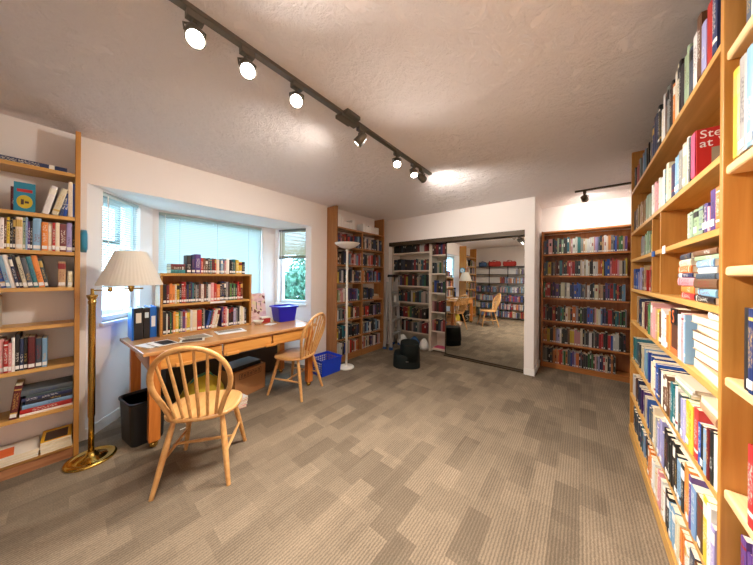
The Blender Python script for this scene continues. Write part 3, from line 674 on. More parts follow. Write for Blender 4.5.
row('right', 1.24, FX+.03, .401, 'P60 P44 W36 K38 W30', (.17,.22), 'divider on the sixth shelf of the pale shelved bay', GC, depth=(.14,.18), sticker=False)
row('right', 1.12, FX+.004, .706, 'R36 W30', (.19,.22), 'divider on the fifth shelf of the pale shelved bay', GC, depth=(.14,.18))
# far niche bookcase
NX0, NX1, NF = -.466, .60, 4.52
t = thing('bookcase', 'full brown oak bookcase in the niche under the small track light', 'bookcase', (.06,4.63,0))
for x in (NX0, NX1-.022): part(box(x,x+.022,NF,4.745,0,2.035), 'side_panel', M['brown_z'], t)
NZ = [2.03,1.69,1.37,1.042,.702,.382,.075]
for i, z in enumerate(NZ): part(box(NX0+.023,NX1-.023,NF+.002,4.735,z-.022,z), 'shelf' if i else 'top_board', M['brown_x'], t)
part(box(NX0+.023,NX1-.023,4.736,4.744,.0,2.0), 'back_panel', M['brown_z'], t)
part(box(NX0+.023,NX1-.023,NF+.012,NF+.028,0,.05), 'kick_board', M['brown_x'], t)
FR = ["S28 S29 p49 K22 S22 S14 g19 K32 g21 K21 K21 T28 t16 p19 W33 W21 T39 a26 t20 C20 W25 W21 W23 p16 v16 v15 S17 K22 t20 W22 C19 O11 O14 a24 N15 B18 b22 G17 G19 t16 P26",
 "S25 S24 Y44 K25 a17 b19 M19 b20 T32 M18 K18 K18 R21 R22 p14 R33 K18 K16 S27 C21 W18 C20 W22 C17 K18 K19 W24 W26 O13 O17 R11 Y17 K16 B17 B29 p16 R12 R27 R16 p18 C30 K13 a15 Y16",
 "G19 R21 R45 K24 P20 N18 P39 K22 C51 a16 W39 N22 N24 B30 B19 B26 S16 S18 a16 b18 W29 K14 K18 S17 C40 t24 t23 K25 P20 N22 R34 T19 K16 R16 K16 K13 L16 L18",
 "R20 a23 K18 K21 K25 R42 K25 K34 T17 G20 K20 C28 t28 K22 O40 a26 K22 G18 K19 K38 B29 B33 b15 p18 C22 W22 L17 N20 N17 K19 R42 K14 K14 T16 T19 R9 G16 K16 G20 a13",
 "O25 O21 Y36 K21 K19 O27 a13 v17 v21 C21 K18 K20 K17 K17 b25 Y25 Y24 p32 p35 C26 K19 a13 K18 K16 W32 K18 a15 K15 K24 R25 R19 K20 K24 R30 B22 W27 W30 K18 K21 K24",
 "a25 a24 K18 K21 S18 b15 O23 O21 t11 O21 R20 R17 g14 G23 O22 S17 S17 B18 P22 v19 O35 K18 S13 K16 K26 K23 G21 K18 G17 b17 p16 a16 v17 N18 N17 R20 C24 K16 S17 O19 K11 K14"]
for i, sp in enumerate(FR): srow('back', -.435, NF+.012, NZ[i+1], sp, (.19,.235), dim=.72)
# closet shelving behind the back wall opening
CF = 4.10
t = thing('closet_bookcase', 'wide grey white closet bookcase behind the step stool and ladder', 'bookcase', (-2.5,4.22,0))
for x in (-2.945,-2.125): part(box(x,x+.02,CF,4.35,0,2.0), 'side_panel', M['closet'], t)
CLZ = [1.80,1.462,1.166,.858,.558,.298]
for z in CLZ: part(box(-2.924,-2.126,CF+.003,4.34,z-.022,z), 'shelf', M['closet'], t)
part(box(-2.924,-2.126,4.341,4.35,0,2.0), 'back_panel', M['closet'], t)
for z, sp in zip(CLZ, ('KKKKSKKKKKKbRWWR','KSKKSSKKKSRSCTRS','GbWPbRYSKRKCSTGK','PbRTSbRTKWYSKTCCaW','bKTKSRRYGSKKbMKK','KWRSbCSTWaRRMp')):
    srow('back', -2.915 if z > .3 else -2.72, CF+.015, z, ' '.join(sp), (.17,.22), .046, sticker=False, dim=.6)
t = thing('closet_bookcase', 'narrow grey white closet bookcase touching the mirror edge', 'bookcase', (-1.95,4.22,0))
for x in (-2.10,-1.72): part(box(x,x+.02,CF,4.35,0,2.0), 'side_panel', M['closet'], t)
CRZ = [1.733,1.402,1.06,.72,.382,.06]
for z in CRZ: part(box(-2.079,-1.721,CF+.003,4.34,z-.022,z), 'shelf', M['closet'], t)
part(box(-2.079,-1.721,4.341,4.35,0,2.0), 'back_panel', M['closet'], t)
for z, sp in zip(CRZ[:5], ('bMRKBRMp','KSCGtLYb','YBbKPGSb','pMbRRMKB','pRKSpRaT')):
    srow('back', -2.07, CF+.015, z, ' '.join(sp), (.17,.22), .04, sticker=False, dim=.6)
magazine(-2.04,-1.80,4.105,4.3,.061,.02,M['pink'],'pink magazine lying on the lowest shelf of the narrow closet bookcase')
for i, (x, y, w, z, m, lb) in enumerate(((-2.72,4.16,.2,0,M['white'],'white crumpled bag on the closet floor between ladder and step stool'),(-2.45,4.16,.2,0,M['blue_fabric'],'blue grey bag on the closet floor behind the step stool'),(-2.24,4.15,.16,0,M['white'],'small white bag on the closet floor by the narrow bookcase'))):
    b = MB(); b.lathe([(0,0),(w*.42,.0),(w*.52,.05),(w*.48,.11),(w*.3,.16),(w*.1,.2),(0,.19)], 14, wob=(.13,5)); o = b.build('plastic_bag', m, loc=(x,y,z)); tag(o, lb, 'bag', 'bags on the closet floor')
# rear wall shelving, seen in the mirror
t = thing('bracket_shelving', 'wall mounted dark shelving full of books on the rear wall, seen in the mirror', 'shelving', (-1.8,RY,0))
RS = [1.77,1.50,1.20,.885,.59,.32,.06]
for z in RS: part(box(WX+.02,-.55,RY+.002,-1.12,z-.022,z), 'shelf', M['darkbox'], t)
for x in (-2.55,-1.95,-1.2): part(box(x,x+.025,RY,RY+.018,.05,1.98), 'upright_rail', M['black'], t)
for i, z in enumerate(RS[1:]):
    x = -.58
    ln = (1.1,1.6,2.4,2.4,2.4,2.3)[i]; srow('rear', x, -1.135, z, rand_spec(int(ln/.036), 'KSbWCRaPBMtLOpTv'), (.16,.22), .036, sticker=False)
def tote(x, y, w, h, d, m, label):
    t = thing('tote_bag', label, 'bag', (x,y,1.77), 0, 'bags on the top rear shelf')
    b = MB(); n = 20; prof = ((.86,0),(1,.25),(1,.8),(.9,1.0),(.82,.98))
    vs = []; 
    for s_, zf in prof:
        for j in range(n):
            q = 2*PI*j/n; cx, cy = math.cos(q), math.sin(q); k = (abs(cx)**4+abs(cy)**4)**-.25
            vs.append((cx*k*w/2*s_, cy*k*d/2*s_, zf*h*(1+.05*math.sin(3*q))))
    b.add(vs, [(i*n+j,i*n+(j+1)%n,(i+1)*n+(j+1)%n,(i+1)*n+j) for i in range(len(prof)-1) for j in range(n)]+[tuple(range(n)),tuple(range((len(prof)-1)*n,len(prof)*n))], 0, True)
    b.build('body', m, t)
    for yy in (-d*.3,d*.3): MB().tube([(-w*.2,yy,h*.9),(-w*.16,yy,h*1.15),(0,yy,h*1.25),(w*.16,yy,h*1.15),(w*.2,yy,h*.9)], .008, 6).build('strap', m, t)
tote(-2.72,-1.22,.26,.15,.18,M['blue_fabric'],'blue bag on the top rear shelf, seen in the mirror')
tote(-2.33,-1.235,.40,.17,.2,M['red_fabric'],'red bag beside the blue bag on the top rear shelf')
tote(-1.86,-1.22,.40,.16,.2,M['red_fabric'],'red bag farthest from the blue bag on the top rear shelf')
sb = ST.build('shelved_books'); tag(sb, 'hundreds of mixed books filling the farther bookcases, closet and rear shelves', 'books', None, 'stuff')
# ------------------------------------------------------------------ closet header and mirror door
t = struct(box(-2.95,-.607,BY+.003,BY+.09,1.935,2.006), 'trim_8', M['header'])
t = struct(box(-1.80,-.607,BY+.03,BY+.10,0,.018), 'trim_9', M['header'])
t = thing('mirrored_closet_door', 'large sliding mirror door reflecting the room, beside the closet bookcases', 'mirror', (-1.2,4.05,.02))
t.rotation_euler = (-math.radians(.30),0,0)
MB().box(-.572,.586,0,.012,.02,1.895).build('mirror_panel', M['mirror'], t)
fr = MB().box(-.59,-.572,-.006,.02,0,1.912).box(.586,.592,-.006,.02,0,1.912).box(-.572,.586,-.006,.02,0,.02).box(-.572,.586,-.006,.02,1.895,1.912)
fr.build('frame', M['header'], t)
# ------------------------------------------------------------------ track lights
def head(t, loc, aim, lit, watts, deg, mm, spotit=True):
    """a yoke, a can and its reflector bulb hung under the track at loc (world)"""
    a = Vector(aim).normalized(); L0 = Vector(loc); piv = L0+Vector((0,0,-.085))
    h = MB().box(L0.x-.016,L0.x+.016,L0.y-.03,L0.y+.03,L0.z-.03,L0.z-.002)
    side = a.cross(Vector((0,0,1))).normalized()
    h.tube([L0+Vector((0,0,-.03)),L0+Vector((0,0,-.042))],.01,8)
    h.tube([piv+side*.034+a*.0, piv+side*.038+Vector((0,0,.025)), L0+Vector((0,0,-.042)), piv-side*.038+Vector((0,0,.025)), piv-side*.034], .0045, 6)
    hp = part(h, 'lamp_head', mm, t)
    R = a.to_track_quat('Z','Y').to_matrix().to_4x4(); R.translation = piv
    c = MB().lathe([(0,-.052),(.018,-.05),(.030,-.03),(.034,.0),(.036,.04),(.033,.04),(.030,.02)], 24); c.v = [tuple(R @ Vector(p)) for p in c.v]
    inv = Matrix.Translation(t.location).inverted(); c.v = [tuple(inv @ Vector(p)) for p in c.v]; c.build('can', mm, hp)
    bl = MB().lathe([(0,.043),(.018,.041),(.0295,.034),(.0295,.024),(0,.022)], 24); bl.v = [tuple(inv @ (R @ Vector(p))) for p in bl.v]
    bl.build('bulb', M['bulb'] if lit else M['lens_off'], hp)
    if spotit: spot(piv+a*.052, aim, watts, deg)
t = thing('track_light', 'long ceiling track with seven spot heads running towards the closet', 'track light', (TX,.8,TZ))
part(box(TX-.017,TX+.017,-.9,2.415,TZ,CZ-.0005), 'track', M['grey_metal'], t)
part(MB().box(TX-.06,TX+.06,1.14,1.26,TZ-.004,CZ-.0005).box(TX-.025,TX+.025,1.12,1.28,TZ-.022,TZ-.004), 'feed_box', M['grey_metal'], t)
for (y, aim, w, deg) in HEADS: head(t, (TX,y,TZ), aim, True, w, deg, M['grey_metal'])
t = thing('track_light', 'short dark ceiling track with one spot head above the niche bookcase', 'track light', (.2,4.05,TZ))
part(box(-.066,.55,4.035,4.065,TZ,CZ-.0005), 'track', M['dark_metal'], t)
head(t, (.03,4.05,TZ), (.15,.9,-.34), True, 20, 135, M['dark_metal'])
# ------------------------------------------------------------------ desk
DXF, DXB, DY0, DY1 = -2.51, -3.29, .335, 1.925
t = thing('desk', 'long honey oak desk with drawers and brass casters in the bay window', 'desk', (-2.9,1.13,0))
part(MB().prism([(DXF,.343),(DXF,DY1),(DXB,DY1),(DXB,.288)],.724,.751), 'desk_top', M['desk_top'], t, bevel=.004)
part(MB().box(DXB+.04,DXF-.05,DY0+.045,DY0+.07,.60,.723).box(DXB+.04,DXF-.05,DY1-.07,DY1-.045,.60,.723).box(DXB+.04,DXB+.06,DY0+.07,DY1-.07,.60,.723), 'apron', M['desk_y'], t)
part(MB().box(DXF-.055,DXF-.04,DY0+.075,DY1-.075,.706,.7235).box(DXF-.055,DXF-.04,DY0+.075,DY1-.075,.592,.602), 'front_rail', M['desk_y'], t)
for i in range(3):
    y0 = DY0+.09+i*.4725; y1 = y0+.455
    d = part(box(DXF-.058,DXF-.026,y0,y1,.603,.703), 'drawer', M['desk_y'], t, bevel=.003)
    yc = (DY0+.26, .967, 1.34)[i]; inv = t.location
    MB().box(DXF-.026-inv.x,DXF-.006-inv.x,yc-.055-inv.y,yc+.055-inv.y,.594,.622).build('pull', M['desk_y'], d, bevel=.005)
for (x, y) in ((DXF-.09,DY0+.045),(DXF-.09,DY1-.115),(DXB+.05,DY0+.015),(DXB+.05,DY1-.115)):
    lg = part(MB().box(x,x+.07,y,y+.07,.055,.723), 'leg', M['desk_leg'], t, bevel=.004)
    cs = MB(); prof = [(.028*math.sin(PI*q/10),.028-.028*math.cos(PI*q/10)) for q in range(11)]
    cs.lathe(prof, 16, (x+.035,y+.035)); cs.lathe([(0,.05),(.02,.05),(.022,.058),(0,.058)], 12, (x+.035,y+.035))
    cs.v = [tuple(Vector(p)-t.location) for p in cs.v]; cs.build('caster', M['brass'], lg)
# ------------------------------------------------------------------ windsor chairs
def windsor(loc, rz, label):
    t = thing('windsor_chair', label, 'chair', loc, rz, 'windsor chairs at the desk')
    sz = .44
    # seat: front at +y
    ol = []
    for q in range(40):
        a = 2*PI*q/40; x, y = math.cos(a), math.sin(a)
        w = .222; k = (abs(x)**2.7+abs(y)**2.7)**(-1/2.7)
        ol.append((x*k*w*(1.0 if y > 0 else 1-.03*(-y*k)), y*k*.205+.01))
    s = MB(); n = 40
    rings = [(.90,-.0),(.985,.006),(1.0,.016),(.985,.027),(.93,.030),(.6,.024),(.3,.021)]
    vs = [(x*r, (y-.01)*r+.01, sz-.03+z) for r, z in rings for x, y in ol]
    s.add(vs, [(i*n+j,i*n+(j+1)%n,(i+1)*n+(j+1)%n,(i+1)*n+j) for i in range(len(rings)-1) for j in range(n)], 0, True)
    s.add([vs[j] for j in range(n)], [tuple(range(n))]); s.add([vs[-n+j] for j in range(n)], [tuple(range(n))])
    s.build('seat', M['chair'], t)
    feet = {}
    for sxx in (-1,1):
        for fy in (-1,1):
            p0 = Vector((sxx*.135, .125*fy+.005, sz-.022)); p1 = Vector((sxx*.205, .225*fy+.0, 0)); feet[(sxx,fy)] = (p0,p1)
            pts = [p0+(p1-p0)*f for f in (0,.15,.4,.7,1)]
            MB().tube(pts, [.013,.0165,.0185,.0165,.0125], 12).build('leg', M['chair'], t)
    mids = []
    for sxx in (-1,1):
        a0, a1 = [feet[(sxx,f)][0].lerp(feet[(sxx,f)][1],.56) for f in (-1,1)]
        MB().tube([a0, a0.lerp(a1,.5), a1], [.008,.0115,.008], 10).build('stretcher', M['chair'], t); mids.append(a0.lerp(a1,.5))
    MB().tube([mids[0], mids[0].lerp(mids[1],.5), mids[1]], [.008,.0115,.008], 10).build('stretcher', M['chair'], t)
    # bent hoop back, leaning away
    def hoop(u):   # u in 0..1 along the bent hoop
        a0 = -math.radians(50); a = a0+(PI-2*a0)*u; x = -.212*math.cos(a); z = .262+.222*math.sin(a)
        if u < .06 or u > .94: f = min(u,1-u)/.06; x = math.copysign(.130+f*(abs(.212*math.cos(a0+(PI-2*a0)*.06))-.130), x); z = f*(.262+.222*math.sin(a0+(PI-2*a0)*.06))
        return Vector((x, -.150-.30*z-.02*(1-min(1,abs(x)/.2)), sz-.012+z))
    MB().tube([hoop(i/40) for i in range(41)], .0142, 10, flat=1.15).build('hoop', M['chair'], t)
    for k in range(6):
        u = (k+1)/7; xb = -.135+.27*k/5
        # seat end of the spindle and where it meets the hoop
        b0 = Vector((xb*.82, -.160-.022*(1-abs(xb)/.15), sz-.006)); xt = -.17+.34*k/5
        best = min((hoop(i/200) for i in range(30,171)), key=lambda p: abs(p.x-xt))
        MB().tube([b0, b0.lerp(best,.35), best], [.0095,.0108,.0075], 8).build('spindle', M['chair'], t)
    return t
windsor((-2.035,.605,0), math.atan2(-(-.82),.57), 'blond windsor chair standing out in the room near the wastebasket')
windsor((-2.57,1.675,0), math.atan2(.94,-.35), 'blond windsor chair pushed under the desk by the blue crate')
#PART3
# ------------------------------------------------------------------ brass swing arm lamp
px_, py_ = -2.74, .10
t = thing('floor_lamp', 'brass swing arm floor lamp with cream pleated shade by the bookcase', 'lamp', (px_,py_,0))
MB().lathe([(0,0),(.13,0),(.134,.008),(.128,.018),(.112,.021),(.104,.014),(.082,.014),(.074,.022),(.05,.028),(.03,.04),(.022,.06),(.0,.06)], 48).build('base', M['gold'], t)
MB().lathe([(.0,.05),(.016,.05),(.0155,.3),(.019,.32),(.019,1.12),(.022,1.13),(.022,1.145),(.018,1.15),(.026,1.17),(.03,1.185),(.028,1.19),(.012,1.192),(.009,1.2),(.009,1.235),(0,1.236)], 24).build('pole', M['brass'], t)
sc = Vector((-.055,.208,0)); R_ = sc.normalized(); j1 = Vector((-.02,.09,1.222)); e1 = sc*1.35+Vector((0,0,1.226))
am = MB().tube([(0,0,1.222), j1], .0055, 8).tube([j1+Vector((0,0,.006)), e1], .0055, 8); am.build('swing_arm', M['brass'], t)
MB().lathe([(0,1.205),(.011,1.205),(.013,1.215),(.013,1.236),(.011,1.242),(0,1.242)], 14, (j1.x,j1.y)).build('elbow', M['brass'], t)
MB().lathe([(0,1.20),(.012,1.205),(.016,1.225),(.02,1.24),(.014,1.26),(.014,1.33),(0,1.33)], 16, (sc.x,sc.y)).build('socket', M['brass'], t)
sh = MB().lathe([(.194,1.256),(.1945,1.26),(.144,1.39),(.094,1.522),(.093,1.526)], 144, (sc.x,sc.y), wob=(.010,48))
sh.build('lamp_shade', M['shade'], t)
MB().lathe([(0,1.33),(.022,1.345),(.03,1.375),(.026,1.4),(0,1.415)], 16, (sc.x,sc.y)).build('bulb', M['white'], t)
# white torchiere
t = thing('floor_lamp', 'white uplighter floor lamp in front of the tall russet bookcase', 'lamp', (-2.655,2.565,0))
MB().lathe([(0,0),(.112,0),(.114,.01),(.108,.022),(.06,.03),(.018,.035),(.018,.05),(0,.05)], 40).build('base', M['white_metal'], t)
MB().lathe([(.0,.03),(.0165,.03),(.0165,1.74),(.0,1.74)], 20).build('pole', M['white_metal'], t)
MB().lathe([(0,1.738),(.03,1.735),(.05,1.742),(.11,1.765),(.165,1.80),(.185,1.822),(.182,1.824),(.16,1.806),(.105,1.772),(.0,1.75)], 48).build('lamp_shade', M['white_metal'], t)
# ------------------------------------------------------------------ things on the floor
t = thing('wastebasket', 'black plastic wastebasket between the brass lamp and the desk leg', 'wastebasket', (-2.80,.335,0), 0)
t.location = (-2.80,.385,0)
def rrect(w, d, r, n=6):
    o = []
    for (cx,cy,a0) in ((w/2-r,d/2-r,0),(-w/2+r,d/2-r,PI/2),(-w/2+r,-d/2+r,PI),(w/2-r,-d/2+r,1.5*PI)):
        for i in range(n+1): a = a0+PI/2*i/n; o.append((cx+r*math.cos(a), cy+r*math.sin(a)))
    return o
def tub(levels, close=True):
    """levels: (w, d, r, z) outside up, then inside down"""
    b = MB(); n = 28; vs = []
    for (w,d,r,z) in levels: vs += [(x,y,z) for x,y in rrect(w,d,r)]
    k = len(levels)
    b.add(vs, [(i*n+j,i*n+(j+1)%n,(i+1)*n+(j+1)%n,(i+1)*n+j) for i in range(k-1) for j in range(n)]+[tuple(range(n)), tuple(range((k-1)*n,k*n))])
    return b
tub([(.26,.20,.04,0),(.265,.205,.04,.01),(.295,.23,.05,.335),(.285,.22,.05,.337),(.255,.195,.04,.02)]).build('body', M['black'], t, rot=(0,0,.15))
tub([(.302,.237,.05,.32),(.308,.243,.05,.326),(.308,.243,.05,.341),(.29,.225,.05,.343),(.285,.22,.05,.32)]).build('rim', M['black'], t, rot=(0,0,.15))
# step stool
t = thing('step_stool', 'dark green black two tread step stool standing before the closet', 'stool', (-2.045,3.235,0), .62)
def dpoly(w, d, cx, cy, p=3.0, n=36):
    return [(cx+math.copysign(abs(math.cos(2*PI*j/n))**(2/p),math.cos(2*PI*j/n))*w/2, cy+math.copysign(abs(math.sin(2*PI*j/n))**(2/p),math.sin(2*PI*j/n))*d/2) for j in range(n)]
def loft(levels):
    n = 36; vs = []; k = len(levels)
    for (w,d,cx,cy,z) in levels: vs += [(x,y,z) for x,y in dpoly(w,d,cx,cy)]
    return MB().add(vs, [(i*n+j,i*n+(j+1)%n,(i+1)*n+(j+1)%n,(i+1)*n+j) for i in range(k-1) for j in range(n)]+[tuple(range(n))], 0, True).add(vs[-n:], [tuple(range(n))])
loft([(.40,.38,0,0,0),(.405,.385,0,0,.012),(.385,.365,0,0,.17),(.375,.355,0,0,.185),(.365,.345,0,0,.19)]).build('lower_tread', M['step'], t)
loft([(.315,.378,.045,.0,.10),(.275,.345,.047,0,.33),(.270,.340,.047,0,.346),(.258,.325,.047,0,.352)]).build('upper_tread', M['step'], t)
MB().box(-.02,.02,-.1905,-.186,.10,.115).build('badge', M['grey_metal'], t)
# step ladder, folded against the closet corner
t = thing('step_ladder', 'folded aluminium step ladder leaning by the closet opening', 'ladder', (-2.785,3.885,0), 1.75)
H = 1.33
def rail(x, y0, y1, xt, yt, z1=H): return MB().box(-.011,.011,-.028,.028,0,1, 0, Matrix(((1,0,xt-x,x),(0,1,yt-y0,y0),(0,0,z1,0),(0,0,0,1))))
for s_ in (-1,1): rail(s_*.20,-.075,0,s_*.135,-.02).build('front_rail', M['alu'], t); rail(s_*.19,.06,0,s_*.145,.02,1.24).build('rear_rail', M['alu'], t)
for i in range(4):
    z = .26+.26*i; f = z/H; w = .20-.065*f; y = -.075+.055*f
    MB().box(-w+.01,w-.01,y-.035,y+.035,z-.012,z+.012).build('tread', M['alu'], t)
MB().box(-.13,.13,-.06,.045,H-.005,H+.045).build('top_cap', M['black'], t, bevel=.012)
for s_ in (-1,1): MB().box(s_*.20-.02,s_*.20+.02,-.11,-.04,0,.05).box(s_*.19-.017,s_*.19+.017,.03,.09,0,.04).build('foot', M['blue_foot'], t, bevel=.004)
MB().box(-.05,.05,-.062,-.056,.86,.98).build('caution_label', M['white'], t)
MB().tube([(-.18,.05,.5),(.18,.05,.5)], .007, 8).tube([(-.17,.045,.85),(.17,.045,.85)], .007, 8).build('rear_brace', M['alu'], t)
# blue crate with papers
t = thing('plastic_crate', 'blue perforated plastic crate on the floor beside the white uplighter', 'crate', (-2.775,2.265,0))
CW, CD, CH = .31, .35, .21
f = MB().box(-CW/2+.02,CW/2-.02,-CD/2+.02,CD/2-.02,0,.006)
def side(P0, P1, holes=True):
    P0, P1 = Vector(P0), Vector(P1); u = (P1-P0); L_ = u.length; u.normalize(); o = Vector((u.y,-u.x,0))
    def bar(s0,s1,z0,z1):
        vs = []
        for s_ in (s0,s1):
            for dth in (0,.004):
                for z in (z0,z1):
                    k = .90+.10*z/CH; q = (P0+u*s_); vs.append((q.x*k-o.x*dth, q.y*k-o.y*dth, z))
        f.add(vs, [(0,1,3,2),(4,6,7,5),(0,4,5,1),(2,3,7,6),(0,2,6,4),(1,5,7,3)])
    bar(0,L_,0,.03); bar(0,L_,.185,CH); n = 9
    if not holes: bar(0,L_,.03,.185); return
    for i in range(n+1): s_ = (L_-.012)*i/n; bar(s_,s_+.012,.03,.185)
    for z in (.06,.09,.12,.15): bar(0,L_,z,z+.010)
a, b_ = CW/2, CD/2
side((a,-b_,0),(a,b_,0),False); side((-a,b_,0),(-a,-b_,0)); side((a,b_,0),(-a,b_,0)); side((-a,-b_,0),(a,-b_,0))
f.build('body', M['crate_blue'], t)
rm = MB()
for (x0,x1,y0,y1) in ((-a-.008,a+.008,-b_-.008,-b_+.004),(-a-.008,a+.008,b_-.004,b_+.008),(-a-.008,-a+.004,-b_,b_),(a-.004,a+.008,-b_,b_)): rm.box(x0,x1,y0,y1,CH-.006,CH+.008)
rm.build('rim', M['crate_blue'], t, bevel=.002)
for i, (x, y, z, tw, lb) in enumerate(((-2.80,2.20,.0066,.3,'white folded papers at the near end inside the blue crate'),(-2.77,2.33,.0066,-.5,'white envelope slanting at the far end inside the blue crate'))):
    o = MB().box(-.075,.075,-.045,.045,0,.13-.03*i).build('paper_bundle', M['white'], loc=(x,y,z), rot=(0,0,tw)); tag(o, lb, 'papers', 'papers in the blue crate')
# carton under the desk
t = thing('cardboard_box', 'brown cardboard carton with dark printed panel under the desk', 'carton', (-3.02,1.275,0), .0)
t.rotation_euler = (0,0,.25)
MB().box(-.13,.13,-.20,.19,0,.29).build('body', M['card'], t)
MB().box(-.132,.132,-.202,-.01,.2905,.2935).box(-.132,.132,0,.192,.2905,.2935).build('flaps', M['card'], t)
pr = MB()
for (y0,y1,z0,z1) in ((-.15,.13,.262,.266),(-.15,.13,.204,.208),(-.15,-.146,.208,.262),(.126,.13,.208,.262)): pr.box(.1302,.1308,y0,y1,z0,z1)
for i in range(7):
    y = -.13+.036*i; pr.box(.1302,.1308,y,y+.006,.216,.254).box(.1302,.1308,y+.018,y+.024,.216,.254)
    if i % 2: pr.box(.1302,.1308,y+.006,y+.018,.232,.238)
    else: pr.box(.1302,.1308,y+.006,y+.018,.248,.254)
pr.build('printed_panel', M['ink'], t)
o = MB().box(-.11,.11,-.19,.17,0,.035).box(-.115,.115,-.195,.175,.036,.045).build('flat_box', M['black'], loc=(-3.03,1.255,.2945), rot=(0,0,.22)); tag(o, 'flat black box lying on top of the brown carton under the desk', 'box')
t = thing('storage_bench', 'long low dark brown box against the bay wall under the desk', 'box', (-3.44,1.25,0))
box(-.11,.12,-.62,.66,.02,.35).build('body', M['darkbox'], t); box(-.12,.13,-.63,.67,.351,.365).build('lid', M['darkbox'], t)
# bag, magazines and cable under the near end of the desk
t = thing('cloth_bag', 'slumped olive yellow and green cloth bag under the desk behind the near chair', 'bag', (-2.90,.83,0), .2)
b = MB(); n = 24; vs = []; prof = ((.9,0),(1.0,.04),(.96,.16),(.7,.27),(.34,.335),(.1,.35))
for k_, z in prof:
    for j in range(n): q = 2*PI*j/n; vs.append((.13*k_*math.cos(q)*(1+.07*math.sin(3*q+z*9)), .21*k_*math.sin(q)*(1+.06*math.cos(4*q)), z+.01*math.sin(5*q)*(z > .1)))
b.add(vs, [(i*n+j,i*n+(j+1)%n,(i+1)*n+(j+1)%n,(i+1)*n+j) for i in range(5) for j in range(n)]+[tuple(range(n)),tuple(range(5*n,6*n))], 0, True); b.build('body', M['yellow_bag'], t)
MB().tube([(.0,-.12,.27),(.0,-.06,.345),(.0,.06,.36),(.0,.13,.27)], [.02,.024,.024,.02], 8, flat=.5).build('strap', M['teal_bag'], t)
for i, (m, lb) in enumerate(((M['pink'],'pink magazine at the bottom of the floor pile under the desk'),(M['white'],'white magazine in the middle of the floor pile under the desk'),(M['red_plain'],'red magazine near the top of the floor pile under the desk'),(M['white'],'white magazine on top of the floor pile under the desk'))):
    magazine(-2.86,-2.65,.93,1.16,.0005+.022*i,.0215,m,lb,.1*i-.15,None,None,0,'magazines on the floor under the desk')
o = MB().tube([(-2.70+.05*math.cos(q*.4)+.004*q, .60+.06*math.sin(q*.4), .012+.25*math.sin(q*.05)**2) for q in range(40)], .004, 6).build('power_cable', M['cable']); tag(o, 'white looped cable hanging behind the near front desk leg', 'cable')
# ------------------------------------------------------------------ things on the desk
ZD = .7515
t = thing('storage_bin', 'royal blue plastic bin on the desk under the half raised blind', 'bin', (-3.03,1.785,ZD), -.06)
tub([(.20,.21,.02,0),(.205,.215,.02,.006),(.245,.255,.025,.178),(.24,.25,.025,.178),(.20,.21,.02,.008)]).build('body', M['bin_blue'], t)
tub([(.246,.256,.028,.174),(.275,.285,.03,.174),(.28,.29,.03,.18),(.28,.29,.03,.195),(.25,.26,.025,.197),(.24,.25,.025,.178)]).build('rim', M['bin_blue'], t)
t = thing('collage_board', 'pink patterned picture board leaning between the tabletop bookcase and blue bin', 'picture', (-3.20,1.515,ZD)); t.rotation_euler = (0,-.14,.12)
box(-.005,.005,-.125,.125,0,.36).build('board', M['collage'], t)
MB().box(.0052,.0058,-.005,.003,.16,.25).box(.0052,.0058,.03,.07,.25,.257).box(.0052,.0058,.05,.058,.2,.24).box(.0052,.0058,-.07,-.06,.14,.19).build('dark_motif', M['darkpic'], t)
o = MB().lathe([(0,0),(.03,0),(.034,.006),(.05,.022),(.062,.042),(.058,.042),(.046,.024),(.03,.01),(0,.008)], 32).build('bowl', M['paper'], loc=(-3.03,1.445,ZD)); tag(o, 'small cream bowl on the desk in front of the pink picture board', 'bowl')
t = thing('card_box', 'small red box with cream lid on the desk behind the bowl', 'box', (-3.085,1.555,ZD), -.1)
box(-.045,.045,-.05,.05,0,.055).build('body', M['red_plain'], t); box(-.048,.048,-.053,.053,.0555,.07).build('lid', M['paper'], t)
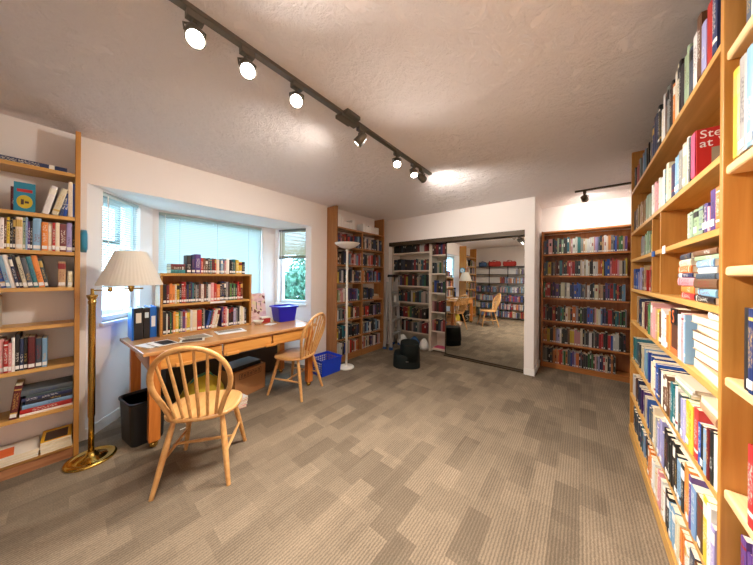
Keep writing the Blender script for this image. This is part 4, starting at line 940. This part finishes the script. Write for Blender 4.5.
o = MB().box(-.05,.05,-.06,.06,0,.002).build('paper_sheet', M['white'], loc=(-2.90,1.53,ZD), rot=(0,0,.5)); tag(o, 'white paper slip on the desk in front of the red box', 'paper')
GB = 'ring binders at the left end of the desk'
def binder(y, w, m, lbl, label, rz, x=-3.10, h=.285, lab=(.15,.24)):
    t = thing('ring_binder', label, 'binder', (x,y,ZD), rz, GB)
    d = .25
    MB().box(-d,0,0,.003,0,h).box(-d,0,w-.003,w,0,h).box(-.003,.0,.003,w-.003,0,h).build('cover', m, t, bevel=.001)
    box(-d+.03,-.006,.006,w-.006,.008,h-.015).build('page_block', M['paper'], t)
    box(.0003,.001,w*.2,w*.8,lab[0],lab[1]).build('spine_label', lbl, t)
binder(.345,.012,M['binder_blue'],M['binder_blue'],'thin blue folder first of the binders, cover toward the lamp',.0,-3.075)
binder(.36,.06,M['binder_black'],M['paper'],'wide black binder with large white label beside the thin folder',.03,-3.085)
binder(.424,.045,M['binder_black'],M['clock_face'],'narrower black binder with small pale label beside the blue one',.03,-3.10,.28,(.19,.24))
binder(.472,.048,M['binder_blue'],M['white'],'bright blue binder with tall white label touching the tabletop bookcase',.02,-3.12,.285,(.10,.2))
GM2 = 'magazines and leaflets spread on the desk'
magazine(-2.86,-2.66,.36,.50,ZD,.006,M['white'],'white brochure fanned at the desk corner by the binders',.35,None,None,0,GM2)
magazine(-2.84,-2.64,.42,.57,ZD+.0065,.006,M['white'],'brochure with dark blue cover at the desk corner by the binders',.2,(.08,.95,.3,.95),M['binder_black'],0,GM2)
magazine(-2.90,-2.72,.64,.86,ZD,.005,M['paper'],'open grey magazine on the desk in front of the binders',.1,(.05,.95,.1,.9),M['greypic'],0,GM2)
magazine(-2.74,-2.62,.60,.78,ZD+.0055,.004,M['paper'],'small leaflet with dark photo overlapping the grey magazine',-.3,(.1,.9,.1,.9),M['darkpic'],0,GM2)
magazine(-2.92,-2.74,.93,1.19,ZD,.005,M['white'],'grey white magazine farther along the desk below the bookcase',-.1,(.05,.6,.08,.92),M['greypic'],0,GM2)
